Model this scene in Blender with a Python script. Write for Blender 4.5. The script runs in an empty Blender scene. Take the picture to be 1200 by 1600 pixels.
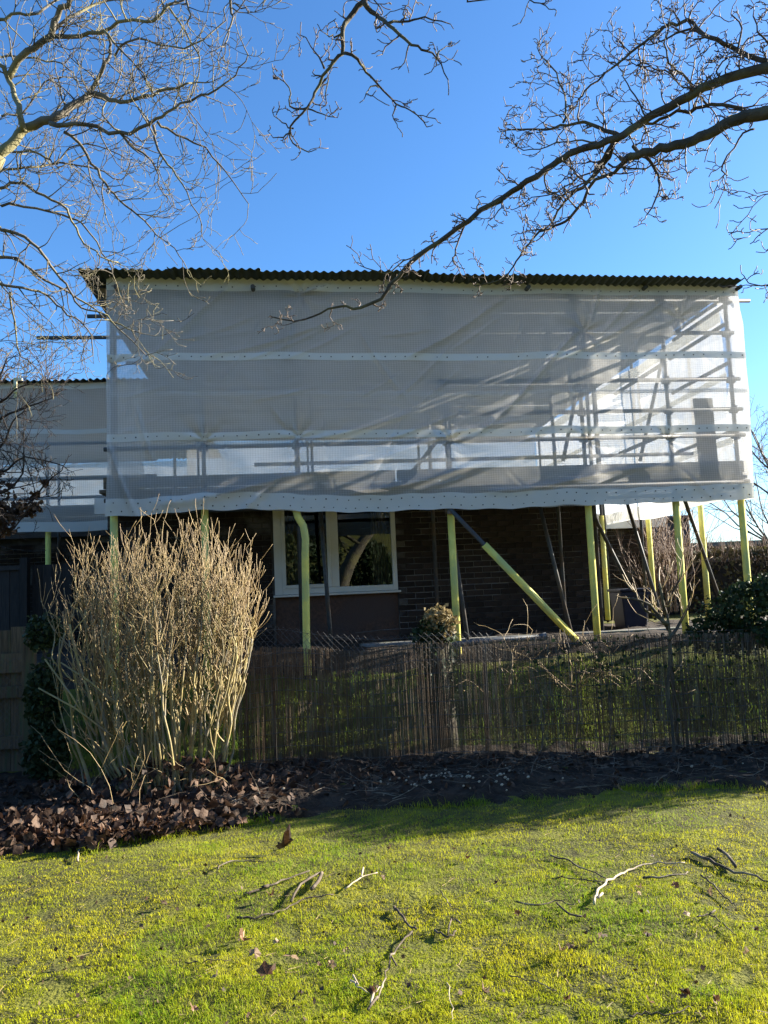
import bpy, math, random
import numpy as np
from mathutils import Vector, Matrix, noise as mnoise

rnd = random.Random(11)
nr = np.random.default_rng(5)
R = math.radians
scene = bpy.context.scene
COL = scene.collection

# ------------------------------------------------------------------ camera
FPX = 1230.0                       # focal length in pixels of the 1200 x 1600 photograph
EYE = Vector((0, 0, 1.55))
PITCH, ROLL = R(5.8), 0.045
_f0 = Vector((0, math.cos(PITCH), math.sin(PITCH)))
_r0 = Vector((1, 0, 0)); _u0 = Vector((0, -math.sin(PITCH), math.cos(PITCH)))
_r = _r0 * math.cos(ROLL) - _u0 * math.sin(ROLL)
_u = _r0 * math.sin(ROLL) + _u0 * math.cos(ROLL)
cam = bpy.data.cameras.new('camera'); camo = bpy.data.objects.new('camera', cam); COL.objects.link(camo)
cam.sensor_fit = 'VERTICAL'; cam.sensor_height = 36.0; cam.lens = 36.0 * FPX / 1600
cam.clip_start = 0.05; cam.clip_end = 3000
camo.matrix_world = Matrix(((_r.x, _u.x, -_f0.x, EYE.x), (_r.y, _u.y, -_f0.y, EYE.y), (_r.z, _u.z, -_f0.z, EYE.z), (0, 0, 0, 1)))
scene.camera = camo

# ------------------------------------------------------------------ sky, sun, exposure
SUN_AZ, SUN_EL = R(19), R(19)      # azimuth counted from +X towards +Y
world = bpy.data.worlds.new('World'); scene.world = world; world.use_nodes = True
wn = world.node_tree.nodes; wl = world.node_tree.links
sky = wn.new('ShaderNodeTexSky'); sky.sky_type = 'NISHITA'; sky.sun_disc = False
sky.sun_elevation = SUN_EL; sky.sun_rotation = R(90) - SUN_AZ
sky.altitude = 0; sky.air_density = 1.0; sky.dust_density = 0.6; sky.ozone_density = 6.0
bg = wn['Background']; bg.inputs[1].default_value = 0.074
hs = wn.new('ShaderNodeHueSaturation'); hs.inputs['Saturation'].default_value = 1.07
wl.new(sky.outputs[0], hs.inputs['Color']); wl.new(hs.outputs[0], bg.inputs[0])
sun = bpy.data.lights.new('sun', 'SUN'); sun.energy = 5.0; sun.angle = R(0.55); sun.color = (1, 0.93, 0.80)
suno = bpy.data.objects.new('sun', sun); COL.objects.link(suno)
sdir = Vector((math.cos(SUN_EL) * math.cos(SUN_AZ), math.cos(SUN_EL) * math.sin(SUN_AZ), math.sin(SUN_EL)))
suno.rotation_euler = sdir.to_track_quat('Z', 'Y').to_euler(); suno.location = sdir * 40
vs = scene.view_settings
vs.view_transform = 'Standard'; vs.look = 'None'; vs.exposure = 2.1; vs.gamma = 1.0; vs.use_curve_mapping = False
scene.cycles.max_bounces = 8; scene.cycles.transparent_max_bounces = 24
scene.cycles.diffuse_bounces = 3; scene.cycles.glossy_bounces = 3; scene.cycles.transmission_bounces = 4
scene.cycles.use_denoising = True

# ------------------------------------------------------------------ helpers
def ray(px, py):
    return _f0 + _r * ((px - 600) / FPX) + _u * ((800 - py) / FPX)
def at(px, py, Y):
    d = ray(px, py); return EYE + d * (Y / d.y)

YAW = math.atan2(0.83, 7.08)
_FO = at(168, 800, 8.3); FO = Vector((_FO.x, _FO.y, 0))
FU = Vector((math.cos(YAW), math.sin(YAW), 0)); FV = Vector((-math.sin(YAW), math.cos(YAW), 0))
def F(u, v, z): return FO + FU * u + FV * v + Vector((0, 0, z))     # frame of the house: along, back, up
def fac(px, py, v=0.0):                                             # where a sight line meets the plane v
    d = ray(px, py); t = (v - (EYE - FO).dot(FV)) / d.dot(FV)
    p = EYE + d * t; q = p - FO
    return q.dot(FU), p.z

def hsh(ix, iy, s=0):
    h = np.sin(ix * 127.1 + iy * 311.7 + s * 74.7) * 43758.5453
    return h - np.floor(h)
def vn(x, y, s=0):                                                  # value noise 0..1
    x = np.asarray(x, float); y = np.asarray(y, float)
    ix = np.floor(x); iy = np.floor(y); fx = x - ix; fy = y - iy
    fx = fx * fx * (3 - 2 * fx); fy = fy * fy * (3 - 2 * fy)
    a = hsh(ix, iy, s); b = hsh(ix + 1, iy, s); c = hsh(ix, iy + 1, s); d = hsh(ix + 1, iy + 1, s)
    return (a * (1 - fx) + b * fx) * (1 - fy) + (c * (1 - fx) + d * fx) * fy
def sstep(a, b, x):
    t = np.clip((np.asarray(x, float) - a) / (b - a), 0, 1); return t * t * (3 - 2 * t)
def ground(x, y):
    z = 0.90 * sstep(7.35, 9.1, y) + 0.20 * np.clip(-np.asarray(y, float) - 2.5, 0, 45)
    z = z + (vn(x * 1.1, y * 1.1, 1) - 0.5) * 0.05 + (vn(x * 4, y * 4, 2) - 0.5) * 0.02
    return z
def gz(x, y): return float(ground(x, y))

def tag(o, label, cat, group=None):
    o['label'] = label; o['category'] = cat
    if group: o['group'] = group
    return o
def empty(name, loc):
    o = bpy.data.objects.new(name, None); COL.objects.link(o); o.location = loc
    o.empty_display_size = 0.1
    return o
def wloc(o):
    p = Vector((0, 0, 0))
    while o: p += o.location; o = o.parent
    return p

class MB:
    def __init__(s): s.v = []; s.f = []
    def quad(s, a, b, c, d):
        n = len(s.v); s.v += [a, b, c, d]; s.f.append((n, n + 1, n + 2, n + 3))
    def boxf(s, o, ax, ay, az):      # box from corner o and three edge vectors
        n = len(s.v)
        for k in (0, 1):
            for j in (0, 1):
                for i in (0, 1): s.v.append(o + ax * i + ay * j + az * k)
        for q in ((0, 2, 3, 1), (4, 5, 7, 6), (0, 1, 5, 4), (2, 6, 7, 3), (0, 4, 6, 2), (1, 3, 7, 5)):
            s.f.append(tuple(n + i for i in q))
    def fbox(s, u0, u1, v0, v1, z0, z1):
        s.boxf(F(u0, v0, z0), FU * (u1 - u0), FV * (v1 - v0), Vector((0, 0, z1 - z0)))
    def box(s, x0, x1, y0, y1, z0, z1):
        s.boxf(Vector((x0, y0, z0)), Vector((x1 - x0, 0, 0)), Vector((0, y1 - y0, 0)), Vector((0, 0, z1 - z0)))
    def tube(s, pts, rad, sides=8, cap=True):
        pts = [Vector(p) for p in pts]; m = len(pts)
        if not isinstance(rad, (list, tuple)): rad = [rad] * m
        n0 = len(s.v); ref = None
        for i in range(m):
            t = (pts[min(i + 1, m - 1)] - pts[max(i - 1, 0)])
            if t.length < 1e-9: t = Vector((0, 0, 1))
            t.normalize()
            if ref is None:
                ref = Vector((1, 0, 0)) if abs(t.x) < 0.8 else Vector((0, 0, 1))
            a = ref - t * ref.dot(t)
            if a.length < 1e-6: a = t.orthogonal()
            a.normalize(); b = t.cross(a); ref = a
            for k in range(sides):
                w = 2 * math.pi * k / sides
                s.v.append(pts[i] + (a * math.cos(w) + b * math.sin(w)) * rad[i])
        for i in range(m - 1):
            for k in range(sides):
                k2 = (k + 1) % sides
                s.f.append((n0 + i * sides + k, n0 + i * sides + k2, n0 + (i + 1) * sides + k2, n0 + (i + 1) * sides + k))
        if cap:
            s.f.append(tuple(n0 + k for k in reversed(range(sides))))
            s.f.append(tuple(n0 + (m - 1) * sides + k for k in range(sides)))
    def grid(s, P):                  # P[i][j] array of points
        n0 = len(s.v); a = len(P); b = len(P[0])
        for row in P: s.v += row
        for i in range(a - 1):
            for j in range(b - 1):
                s.f.append((n0 + i * b + j, n0 + i * b + j + 1, n0 + (i + 1) * b + j + 1, n0 + (i + 1) * b + j))
    def build(s, name, mat, parent=None, smooth=False, kind=None, bevel=0):
        off = wloc(parent) if parent else Vector((0, 0, 0))
        me = bpy.data.meshes.new(name)
        me.from_pydata([tuple(v - off) for v in s.v], [], s.f)
        return link(name, me, mat, parent, smooth, kind, bevel)
def link(name, me, mat, parent=None, smooth=False, kind=None, bevel=0):
    me.materials.clear(); me.materials.append(mat)
    if smooth: me.polygons.foreach_set('use_smooth', [True] * len(me.polygons))
    me.update()
    o = bpy.data.objects.new(name, me); COL.objects.link(o)
    if parent: o.parent = parent
    if kind: o['kind'] = kind
    if bevel:
        b = o.modifiers.new('bevel', 'BEVEL'); b.width = bevel; b.segments = 2; b.limit_method = 'ANGLE'
    return o
def npmesh(name, V, Fc, mat, parent=None, kind=None, smooth=False):   # V (n,3), Fc (m,k) arrays
    off = wloc(parent) if parent else Vector((0, 0, 0))
    V = V - np.array(off)[None, :]
    me = bpy.data.meshes.new(name); k = Fc.shape[1]
    me.vertices.add(len(V)); me.vertices.foreach_set('co', V.astype(np.float32).ravel())
    me.loops.add(Fc.size); me.loops.foreach_set('vertex_index', Fc.astype(np.int32).ravel())
    me.polygons.add(len(Fc)); me.polygons.foreach_set('loop_start', np.arange(0, Fc.size, k, dtype=np.int32))
    me.update(calc_edges=True); me.validate()
    return link(name, me, mat, parent, smooth, kind)

# ------------------------------------------------------------------ materials
def newmat(name):
    m = bpy.data.materials.new(name); m.use_nodes = True
    return m, m.node_tree.nodes, m.node_tree.links, m.node_tree.nodes['Principled BSDF']
def mat(name, c1, c2=None, scale=6.0, rough=0.8, bump=0.0, bscale=None, metal=0.0, spec=0.3, stretch=(1, 1, 1), lo=0.35, hi=0.65, c3=None, s3=1.0, rand=0.0, transl=None):
    m, n, l, p = newmat(name)
    p.inputs['Roughness'].default_value = rough; p.inputs['Metallic'].default_value = metal
    p.inputs['Specular IOR Level'].default_value = spec
    tc = n.new('ShaderNodeTexCoord'); mp = n.new('ShaderNodeMapping'); mp.inputs['Scale'].default_value = stretch
    l.new(tc.outputs['Object'], mp.inputs[0])
    out = None
    if c2 is None: c2 = tuple(x * 0.8 for x in c1)
    nz = n.new('ShaderNodeTexNoise'); nz.inputs['Scale'].default_value = scale; nz.inputs['Detail'].default_value = 6
    l.new(mp.outputs[0], nz.inputs['Vector'])
    rp = n.new('ShaderNodeValToRGB'); rp.color_ramp.elements[0].position = lo; rp.color_ramp.elements[1].position = hi
    rp.color_ramp.elements[0].color = (*c1, 1); rp.color_ramp.elements[1].color = (*c2, 1)
    l.new(nz.outputs[0], rp.inputs[0]); out = rp.outputs[0]
    if c3:
        n3 = n.new('ShaderNodeTexNoise'); n3.inputs['Scale'].default_value = s3; n3.inputs['Detail'].default_value = 4
        l.new(mp.outputs[0], n3.inputs['Vector'])
        r3 = n.new('ShaderNodeValToRGB'); r3.color_ramp.elements[0].position = 0.5; r3.color_ramp.elements[1].position = 0.62
        l.new(n3.outputs[0], r3.inputs[0])
        mx = n.new('ShaderNodeMixRGB'); l.new(r3.outputs[0], mx.inputs[0]); l.new(out, mx.inputs[1]); mx.inputs[2].default_value = (*c3, 1)
        out = mx.outputs[0]
    if rand:
        oi = n.new('ShaderNodeObjectInfo'); hs = n.new('ShaderNodeHueSaturation')
        mr = n.new('ShaderNodeMapRange'); mr.inputs[3].default_value = 1 - rand; mr.inputs[4].default_value = 1 + rand
        l.new(oi.outputs['Random'], mr.inputs[0]); l.new(mr.outputs[0], hs.inputs['Value']); l.new(out, hs.inputs['Color']); out = hs.outputs[0]
    l.new(out, p.inputs['Base Color'])
    if bump:
        bn = n.new('ShaderNodeTexNoise'); bn.inputs['Scale'].default_value = bscale or scale * 4; bn.inputs['Detail'].default_value = 5
        l.new(mp.outputs[0], bn.inputs['Vector'])
        b = n.new('ShaderNodeBump'); b.inputs['Strength'].default_value = bump; b.inputs['Distance'].default_value = 0.02
        l.new(bn.outputs[0], b.inputs['Height']); l.new(b.outputs[0], p.inputs['Normal'])
    if transl:
        o = n['Material Output']; t = n.new('ShaderNodeBsdfTranslucent'); ms = n.new('ShaderNodeMixShader')
        l.new(out, t.inputs[0]); ms.inputs[0].default_value = transl
        l.new(p.outputs[0], ms.inputs[1]); l.new(t.outputs[0], ms.inputs[2]); l.new(ms.outputs[0], o.inputs[0])
    return m

def netmat(name, opac, c, transl, weave=True):
    m, n, l, p = newmat(name); o = n['Material Output']
    n.remove(p)
    d = n.new('ShaderNodeBsdfDiffuse'); d.inputs[0].default_value = (*c, 1)
    t = n.new('ShaderNodeBsdfTranslucent'); t.inputs[0].default_value = (*c, 1)
    g = n.new('ShaderNodeBsdfGlossy'); g.inputs['Roughness'].default_value = 0.42
    m1 = n.new('ShaderNodeMixShader'); m1.inputs[0].default_value = transl
    l.new(d.outputs[0], m1.inputs[1]); l.new(t.outputs[0], m1.inputs[2])
    m2 = n.new('ShaderNodeMixShader'); m2.inputs[0].default_value = 0.05
    l.new(m1.outputs[0], m2.inputs[1]); l.new(g.outputs[0], m2.inputs[2])
    tr = n.new('ShaderNodeBsdfTransparent'); m3 = n.new('ShaderNodeMixShader')
    l.new(tr.outputs[0], m3.inputs[1]); l.new(m2.outputs[0], m3.inputs[2]); l.new(m3.outputs[0], o.inputs[0])
    if weave:
        tc = n.new('ShaderNodeTexCoord')
        def wave(axis, sc):
            w = n.new('ShaderNodeTexWave'); w.wave_type = 'BANDS'; w.bands_direction = axis
            w.inputs['Scale'].default_value = sc; w.inputs['Distortion'].default_value = 2.2; w.inputs['Detail'].default_value = 2
            w.inputs['Detail Scale'].default_value = 0.6
            l.new(tc.outputs['Object'], w.inputs[0]); return w
        a = wave('X', 11); b = wave('Z', 13)
        ad = n.new('ShaderNodeMath'); ad.operation = 'ADD'; l.new(a.outputs[1], ad.inputs[0]); l.new(b.outputs[1], ad.inputs[1])
        nz = n.new('ShaderNodeTexNoise'); nz.inputs['Scale'].default_value = 1.7; nz.inputs['Detail'].default_value = 5
        l.new(tc.outputs['Object'], nz.inputs[0])
        a2 = n.new('ShaderNodeMath'); a2.operation = 'MULTIPLY_ADD'; l.new(ad.outputs[0], a2.inputs[0]); a2.inputs[1].default_value = 0.12; a2.inputs[2].default_value = opac - 0.22
        a3 = n.new('ShaderNodeMath'); a3.operation = 'MULTIPLY_ADD'; l.new(nz.outputs[0], a3.inputs[0]); a3.inputs[1].default_value = 0.20; l.new(a2.outputs[0], a3.inputs[2])
        l.new(a3.outputs[0], m3.inputs[0])
    else:
        m3.inputs[0].default_value = opac
    return m

M = {}
M['net'] = netmat('netting', 0.69, (0.72, 0.71, 0.685), 0.57)
M['band'] = netmat('netting_band', 0.93, (0.76, 0.77, 0.73), 0.35, False)
M['eyelet'] = mat('eyelet', (0.06, 0.06, 0.06), rough=0.5)
M['galv'] = mat('galvanised_tube', (0.075, 0.08, 0.085), (0.05, 0.053, 0.055), 14, 0.6, 0.05, metal=0.1, c3=(0.09, 0.07, 0.055), s3=5)
M['foam'] = mat('yellow_foam', (0.86, 0.77, 0.20), (0.74, 0.67, 0.16), 9, 0.75, 0.08, 60, spec=0.2, c3=(0.56, 0.57, 0.20), s3=3, transl=0.12)
M['coupler'] = mat('coupler_steel', (0.10, 0.10, 0.10), (0.17, 0.12, 0.09), 30, 0.6, 0.1, metal=0.4)
M['board'] = mat('scaffold_board', (0.22, 0.17, 0.11), (0.12, 0.10, 0.08), 5, 0.85, 0.2, stretch=(1, 6, 6))
M['roofsheet'] = mat('corrugated_sheet', (0.035, 0.045, 0.042), (0.06, 0.07, 0.065), 3, 0.45, 0.05, metal=0.2)
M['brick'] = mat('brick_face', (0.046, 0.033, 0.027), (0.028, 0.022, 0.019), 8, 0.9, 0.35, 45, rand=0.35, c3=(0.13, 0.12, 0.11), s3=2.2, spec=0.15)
M['mortar'] = mat('mortar', (0.08, 0.076, 0.07), (0.045, 0.042, 0.038), 5, 0.95, 0.3, 60, c3=(0.22, 0.21, 0.20), s3=1.7)
M['upvc'] = mat('white_window_plastic', (0.66, 0.66, 0.62), (0.58, 0.58, 0.53), 3, 0.35, 0.02, spec=0.5)
M['panel'] = mat('brown_panel', (0.115, 0.065, 0.045), (0.075, 0.045, 0.034), 25, 0.85, 0.3, 110, c3=(0.085, 0.055, 0.045), s3=1.6)
M['white'] = mat('white_fascia', (0.74, 0.73, 0.70), (0.62, 0.61, 0.57), 4, 0.5)
M['felt'] = mat('roof_felt', (0.06, 0.06, 0.062), (0.09, 0.09, 0.09), 8, 0.9, 0.2)
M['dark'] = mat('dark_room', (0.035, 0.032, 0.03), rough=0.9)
M['curtain'] = mat('curtain', (0.16, 0.14, 0.13), (0.10, 0.09, 0.08), 3, 0.9, stretch=(12, 12, 0.4))
M['reed'] = mat('reed', (0.13, 0.082, 0.043), (0.070, 0.046, 0.026), 18, 0.75, 0.1, stretch=(6, 6, 0.6), c3=(0.15, 0.12, 0.08), s3=7)
M['wire'] = mat('wire', (0.13, 0.13, 0.13), (0.07, 0.065, 0.06), 20, 0.5, metal=0.4)
M['oldwood'] = mat('weathered_timber', (0.16, 0.12, 0.075), (0.085, 0.066, 0.045), 7, 0.9, 0.3, 30, stretch=(8, 8, 0.7), c3=(0.10, 0.115, 0.06), s3=2.5, rand=0.2)
M['darkwood'] = mat('dark_stained_timber', (0.045, 0.038, 0.033), (0.028, 0.025, 0.023), 7, 0.9, 0.25, 30, stretch=(8, 8, 0.7), rand=0.2)
M['soil'] = mat('soil', (0.042, 0.027, 0.016), (0.018, 0.012, 0.008), 14, 1.0, 0.9, 38, c3=(0.05, 0.036, 0.024), s3=5)
M['ground'] = mat('lawn_ground', (0.10, 0.105, 0.015), (0.055, 0.05, 0.014), 14, 1.0, 0.9, 60, c3=(0.14, 0.14, 0.016), s3=2.2)
M['stem'] = mat('shrub_stem', (0.36, 0.28, 0.11), (0.20, 0.16, 0.075), 12, 0.6, 0.15, 60, c3=(0.22, 0.19, 0.13), s3=5, spec=0.3)
M['stemtip'] = mat('shrub_twig', (0.40, 0.29, 0.13), (0.22, 0.15, 0.08), 12, 0.6, spec=0.35)
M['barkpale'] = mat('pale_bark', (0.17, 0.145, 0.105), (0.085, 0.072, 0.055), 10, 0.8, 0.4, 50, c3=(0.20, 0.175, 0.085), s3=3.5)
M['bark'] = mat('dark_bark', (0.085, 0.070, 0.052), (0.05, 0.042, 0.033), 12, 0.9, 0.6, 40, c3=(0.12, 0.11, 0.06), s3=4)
M['shadedstem'] = mat('shaded_stem', (0.035, 0.026, 0.022), (0.022, 0.017, 0.015), 14, 0.8)  # darker copy of the twig colour, shade on the left shrub painted in
M['twigdark'] = mat('dark_twig', (0.13, 0.095, 0.07), (0.085, 0.064, 0.05), 14, 0.7)
M['deadleaf'] = mat('dead_leaf', (0.155, 0.070, 0.030), (0.045, 0.024, 0.014), 18, 0.6, 0.2, 60, rand=0.6, c3=(0.24, 0.145, 0.09), s3=2.0, transl=0.25)
M['litter'] = mat('leaf_litter', (0.07, 0.036, 0.02), (0.022, 0.014, 0.010), 9, 0.7, 0.2, 60, c3=(0.13, 0.08, 0.05), s3=14, transl=0.15)  # leaf colour darkened to stand in for the shade over the drift
M['paleleaf'] = mat('pale_dry_leaf', (0.38, 0.27, 0.17), (0.28, 0.17, 0.10), 18, 0.6, 0.15, rand=0.3, transl=0.25)
M['ivy'] = mat('ivy_leaf', (0.022, 0.038, 0.015), (0.036, 0.058, 0.021), 9, 0.6, 0.1, spec=0.2, transl=0.18)
M['ivybrown'] = mat('faded_leaf', (0.30, 0.22, 0.10), (0.16, 0.13, 0.06), 14, 0.6, transl=0.25)
M['hedge'] = mat('hedge_leaf', (0.065, 0.068, 0.026), (0.11, 0.082, 0.040), 4, 0.7, transl=0.2)
M['hedgetip'] = mat('hedge_twig', (0.24, 0.16, 0.11), (0.17, 0.11, 0.08), 5, 0.7)
M['stone'] = mat('concrete', (0.24, 0.235, 0.22), (0.15, 0.145, 0.13), 8, 0.95, 0.3, 40, c3=(0.12, 0.13, 0.08), s3=3)
M['pipe'] = mat('grey_pipe', (0.12, 0.13, 0.14), (0.08, 0.085, 0.09), 8, 0.5)
M['navy'] = mat('navy_plastic', (0.010, 0.014, 0.032), (0.015, 0.019, 0.038), 6, 0.45)
M['slate'] = mat('dark_cladding', (0.030, 0.034, 0.048), (0.045, 0.048, 0.060), 5, 0.7)
M['yellowstrap'] = mat('yellow_strap', (0.65, 0.48, 0.10), (0.7, 0.65, 0.5), 20, 0.6)
M['stick'] = mat('fallen_stick', (0.11, 0.08, 0.055), (0.045, 0.036, 0.028), 20, 0.85, 0.3, 60, c3=(0.22, 0.18, 0.13), s3=7)
M['palestick'] = mat('barkless_stick', (0.46, 0.38, 0.27), (0.32, 0.25, 0.17), 20, 0.75, 0.2, 60)
M['green_line'] = mat('green_cord', (0.05, 0.16, 0.12), rough=0.5)

def glassmat():
    m, n, l, p = newmat('window_glass'); o = n['Material Output']; n.remove(p)
    g = n.new('ShaderNodeBsdfGlossy'); g.inputs['Roughness'].default_value = 0.004; g.inputs[0].default_value = (0.9, 0.95, 0.93, 1)
    t = n.new('ShaderNodeBsdfTransparent'); t.inputs[0].default_value = (0.75, 0.78, 0.76, 1)
    ms = n.new('ShaderNodeMixShader'); fr = n.new('ShaderNodeFresnel'); fr.inputs[0].default_value = 1.5
    mr = n.new('ShaderNodeMath'); mr.operation = 'MULTIPLY_ADD'; mr.inputs[1].default_value = 1.7; mr.inputs[2].default_value = 0.03
    l.new(fr.outputs[0], mr.inputs[0]); l.new(mr.outputs[0], ms.inputs[0])
    l.new(t.outputs[0], ms.inputs[1]); l.new(g.outputs[0], ms.inputs[2]); l.new(ms.outputs[0], o.inputs[0])
    return m
M['glass'] = glassmat()

def grassmat(name, cA, cB, cC):
    m, n, l, p = newmat(name); o = n['Material Output']
    tc = n.new('ShaderNodeTexCoord')
    def nz(s, d=4):
        t = n.new('ShaderNodeTexNoise'); t.inputs['Scale'].default_value = s; t.inputs['Detail'].default_value = d
        l.new(tc.outputs['Object'], t.inputs[0]); return t
    a = nz(1.6); r = n.new('ShaderNodeValToRGB'); r.color_ramp.elements[0].position = 0.42; r.color_ramp.elements[1].position = 0.60
    r.color_ramp.elements[0].color = (*cA, 1); r.color_ramp.elements[1].color = (*cB, 1); l.new(a.outputs[0], r.inputs[0])
    b = nz(60, 2); r2 = n.new('ShaderNodeValToRGB'); r2.color_ramp.elements[0].position = 0.60; r2.color_ramp.elements[1].position = 0.68
    l.new(b.outputs[0], r2.inputs[0])
    mx = n.new('ShaderNodeMixRGB'); l.new(r2.outputs[0], mx.inputs[0]); l.new(r.outputs[0], mx.inputs[1]); mx.inputs[2].default_value = (*cC, 1)
    l.new(mx.outputs[0], p.inputs['Base Color']); p.inputs['Roughness'].default_value = 0.6; p.inputs['Specular IOR Level'].default_value = 0.06
    t = n.new('ShaderNodeBsdfTranslucent'); l.new(mx.outputs[0], t.inputs[0])
    ms = n.new('ShaderNodeMixShader'); ms.inputs[0].default_value = 0.45
    l.new(p.outputs[0], ms.inputs[1]); l.new(t.outputs[0], ms.inputs[2]); l.new(ms.outputs[0], o.inputs[0])
    return m
M['grass'] = grassmat('grass_blades', (0.21, 0.32, 0.015), (0.40, 0.41, 0.022), (0.46, 0.37, 0.11))
M['moss'] = grassmat('moss_tips', (0.36, 0.40, 0.014), (0.52, 0.485, 0.018), (0.28, 0.24, 0.04))
M['bankgrass'] = grassmat('bank_grass', (0.10, 0.17, 0.02), (0.17, 0.22, 0.03), (0.28, 0.22, 0.08))

# ================================================================== THE SETTING
def edge_y(x):                       # where lawn meets soil bed
    base = np.interp(x, [-9, -2.6, -1.9, -1.35, -0.9, 0.0, 1.2, 1.7, 3.0, 9], [5.0, 5.1, 5.15, 5.35, 5.75, 5.82, 5.78, 5.95, 5.9, 5.9])
    return base + (vn(np.asarray(x) * 3, 0 * np.asarray(x), 9) - 0.5) * 0.22 + (vn(np.asarray(x) * 11, 0 * np.asarray(x), 10) - 0.5) * 0.12
def coords(lo, hi, step, far):
    inner = list(np.arange(lo, hi + 1e-6, step)); out = []
    d = step
    v = hi
    while v < far: d *= 1.5; v += d; out.append(v)
    d = step; v = lo; left = []
    while v > -far: d *= 1.5; v -= d; left.append(v)
    return np.array(left[::-1] + inner + out)
gx = coords(-7, 7, 0.12, 600); gy = coords(-1, 14, 0.12, 600)
X, Y = np.meshgrid(gx, gy); Z = ground(X, Y)
V = np.stack([X.ravel(), Y.ravel(), Z.ravel()], 1); a, b = X.shape
idx = np.arange(a * b).reshape(a, b)
Fq = np.stack([idx[:-1, :-1].ravel(), idx[:-1, 1:].ravel(), idx[1:, 1:].ravel(), idx[1:, :-1].ravel()], 1)
npmesh('lawn', V, Fq, M['ground'], kind='structure', smooth=True)

sx = np.arange(-7, 7.01, 0.035); ty = np.linspace(0, 1, 60)
Ye = edge_y(sx)
SX, T = np.meshgrid(sx, ty); SY = Ye[None, :] - 0.05 + T * (7.75 - Ye[None, :])
rise = np.minimum(sstep(0, 0.09, T), 1 - sstep(0.9, 1, T))
SZ = ground(SX, SY) - 0.03 + rise * (0.04 + (vn(SX * 9, SY * 9, 3) - 0.5) * 0.05 + (vn(SX * 25, SY * 25, 4) - 0.5) * 0.03 + 0.05 * (vn(SX * 2.2, SY * 2.2, 6)))
def soil_z(x, y): return gz(x, y) + 0.055
V = np.stack([SX.ravel(), SY.ravel(), SZ.ravel()], 1); a, b = SX.shape; idx = np.arange(a * b).reshape(a, b)
Fq = np.stack([idx[:-1, :-1].ravel(), idx[:-1, 1:].ravel(), idx[1:, 1:].ravel(), idx[1:, :-1].ravel()], 1)
npmesh('soil_bed', V, Fq, M['soil'], kind='structure', smooth=True)
bx = np.arange(-7, 9.01, 0.08); SX, T = np.meshgrid(bx, np.linspace(0, 1, 24)); SY = 8.42 + 0.10 * SX * (SX > 0) * .6 + .12 * vn(SX * 2, SX * 0, 18) + T * (11.2 - 8.42)
SZ = ground(SX, SY) - .03 + np.minimum(sstep(0, .08, T), 1) * (.05 + .04 * vn(SX * 8, SY * 8, 19))
V = np.stack([SX.ravel(), SY.ravel(), SZ.ravel()], 1); a, b = SX.shape; idx = np.arange(a * b).reshape(a, b)
Fq = np.stack([idx[:-1, :-1].ravel(), idx[:-1, 1:].ravel(), idx[1:, 1:].ravel(), idx[1:, :-1].ravel()], 1)
npmesh('house_border', V, Fq, M['soil'], kind='structure', smooth=True)

# ------------------------------------------------------------------ house
house = empty('brick_house', F(1.5, 1.5, 0.9))
tag(house, 'dark brick flat roofed house behind the scaffold with white framed window', 'house')
WV = 1.55                                            # plane of the front wall
uc, _ = fac(938, 900, WV)                            # right corner of the front block
uL = -0.35
w0, zs = fac(430, 932, WV); w1, _ = fac(622, 920, WV)
zs = 0.5 * (fac(430, 932, WV)[1] + fac(622, 920, WV)[1]); WT = zs + 1.28
ZR = 2.78
g = MB()                                              # wall core (mortar) round the window opening
g.fbox(uL, w0, WV, WV + 0.25, 0.3, ZR); g.fbox(w1, uc, WV, WV + 0.25, 0.3, ZR)
g.fbox(w0, w1, WV, WV + 0.25, WT, ZR)
g.fbox(uc - 0.25, uc, WV + 0.25, 4.6, 0.3, ZR); g.fbox(uL, uL + 0.25, WV + 0.25, 7.5, 0.3, ZR)
g.build('wall', M['mortar'], house)
bv = 4.6; ub, _ = fac(1027, 900, bv)                   # set-back block
g = MB(); g.fbox(uc - 0.25, ub, bv, bv + 0.25, 0.3, ZR - 0.18); g.fbox(ub - 0.25, ub, bv + 0.25, 8, 0.3, ZR - 0.18)
g.build('wall', M['mortar'], house)
g = MB(); g.fbox(w0 + 0.002, w1 - 0.002, WV + 0.03, WV + 0.2, 0.3, zs - 0.03); g.build('apron_panel', M['panel'], house)['label'] = 'brown rendered panel under the window'
# bricks, each one a piece of its own
bl, bh, bd = 0.215, 0.065, 0.014
bm = MB(); o = Vector((0, 0, 0)); c = 0.004
pts = []
for (yy, ins) in ((0.012, 0), (-bd + c, 0), (-bd, c)):
    pts.append([Vector((ins, yy, ins)), Vector((bl - ins, yy, ins)), Vector((bl - ins, yy, bh - ins)), Vector((ins, yy, bh - ins))])
bm.v = [p for ring in pts for p in ring]
for k in (0, 1):
    for i in range(4):
        j = (i + 1) % 4; bm.f.append((k * 4 + i, k * 4 + j, k * 4 + 4 + j, k * 4 + 4 + i))
bm.f.append((8, 9, 10, 11))
def brickmesh(L):
    me = bpy.data.meshes.new('brick')
    me.from_pydata([(v.x * L / bl, v.y, v.z) for v in bm.v], [], bm.f); me.materials.append(M['brick']); me.update(); return me
BM_full = brickmesh(bl); BM_half = brickmesh(bl * 0.5 - 0.005)
spots = []
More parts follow.
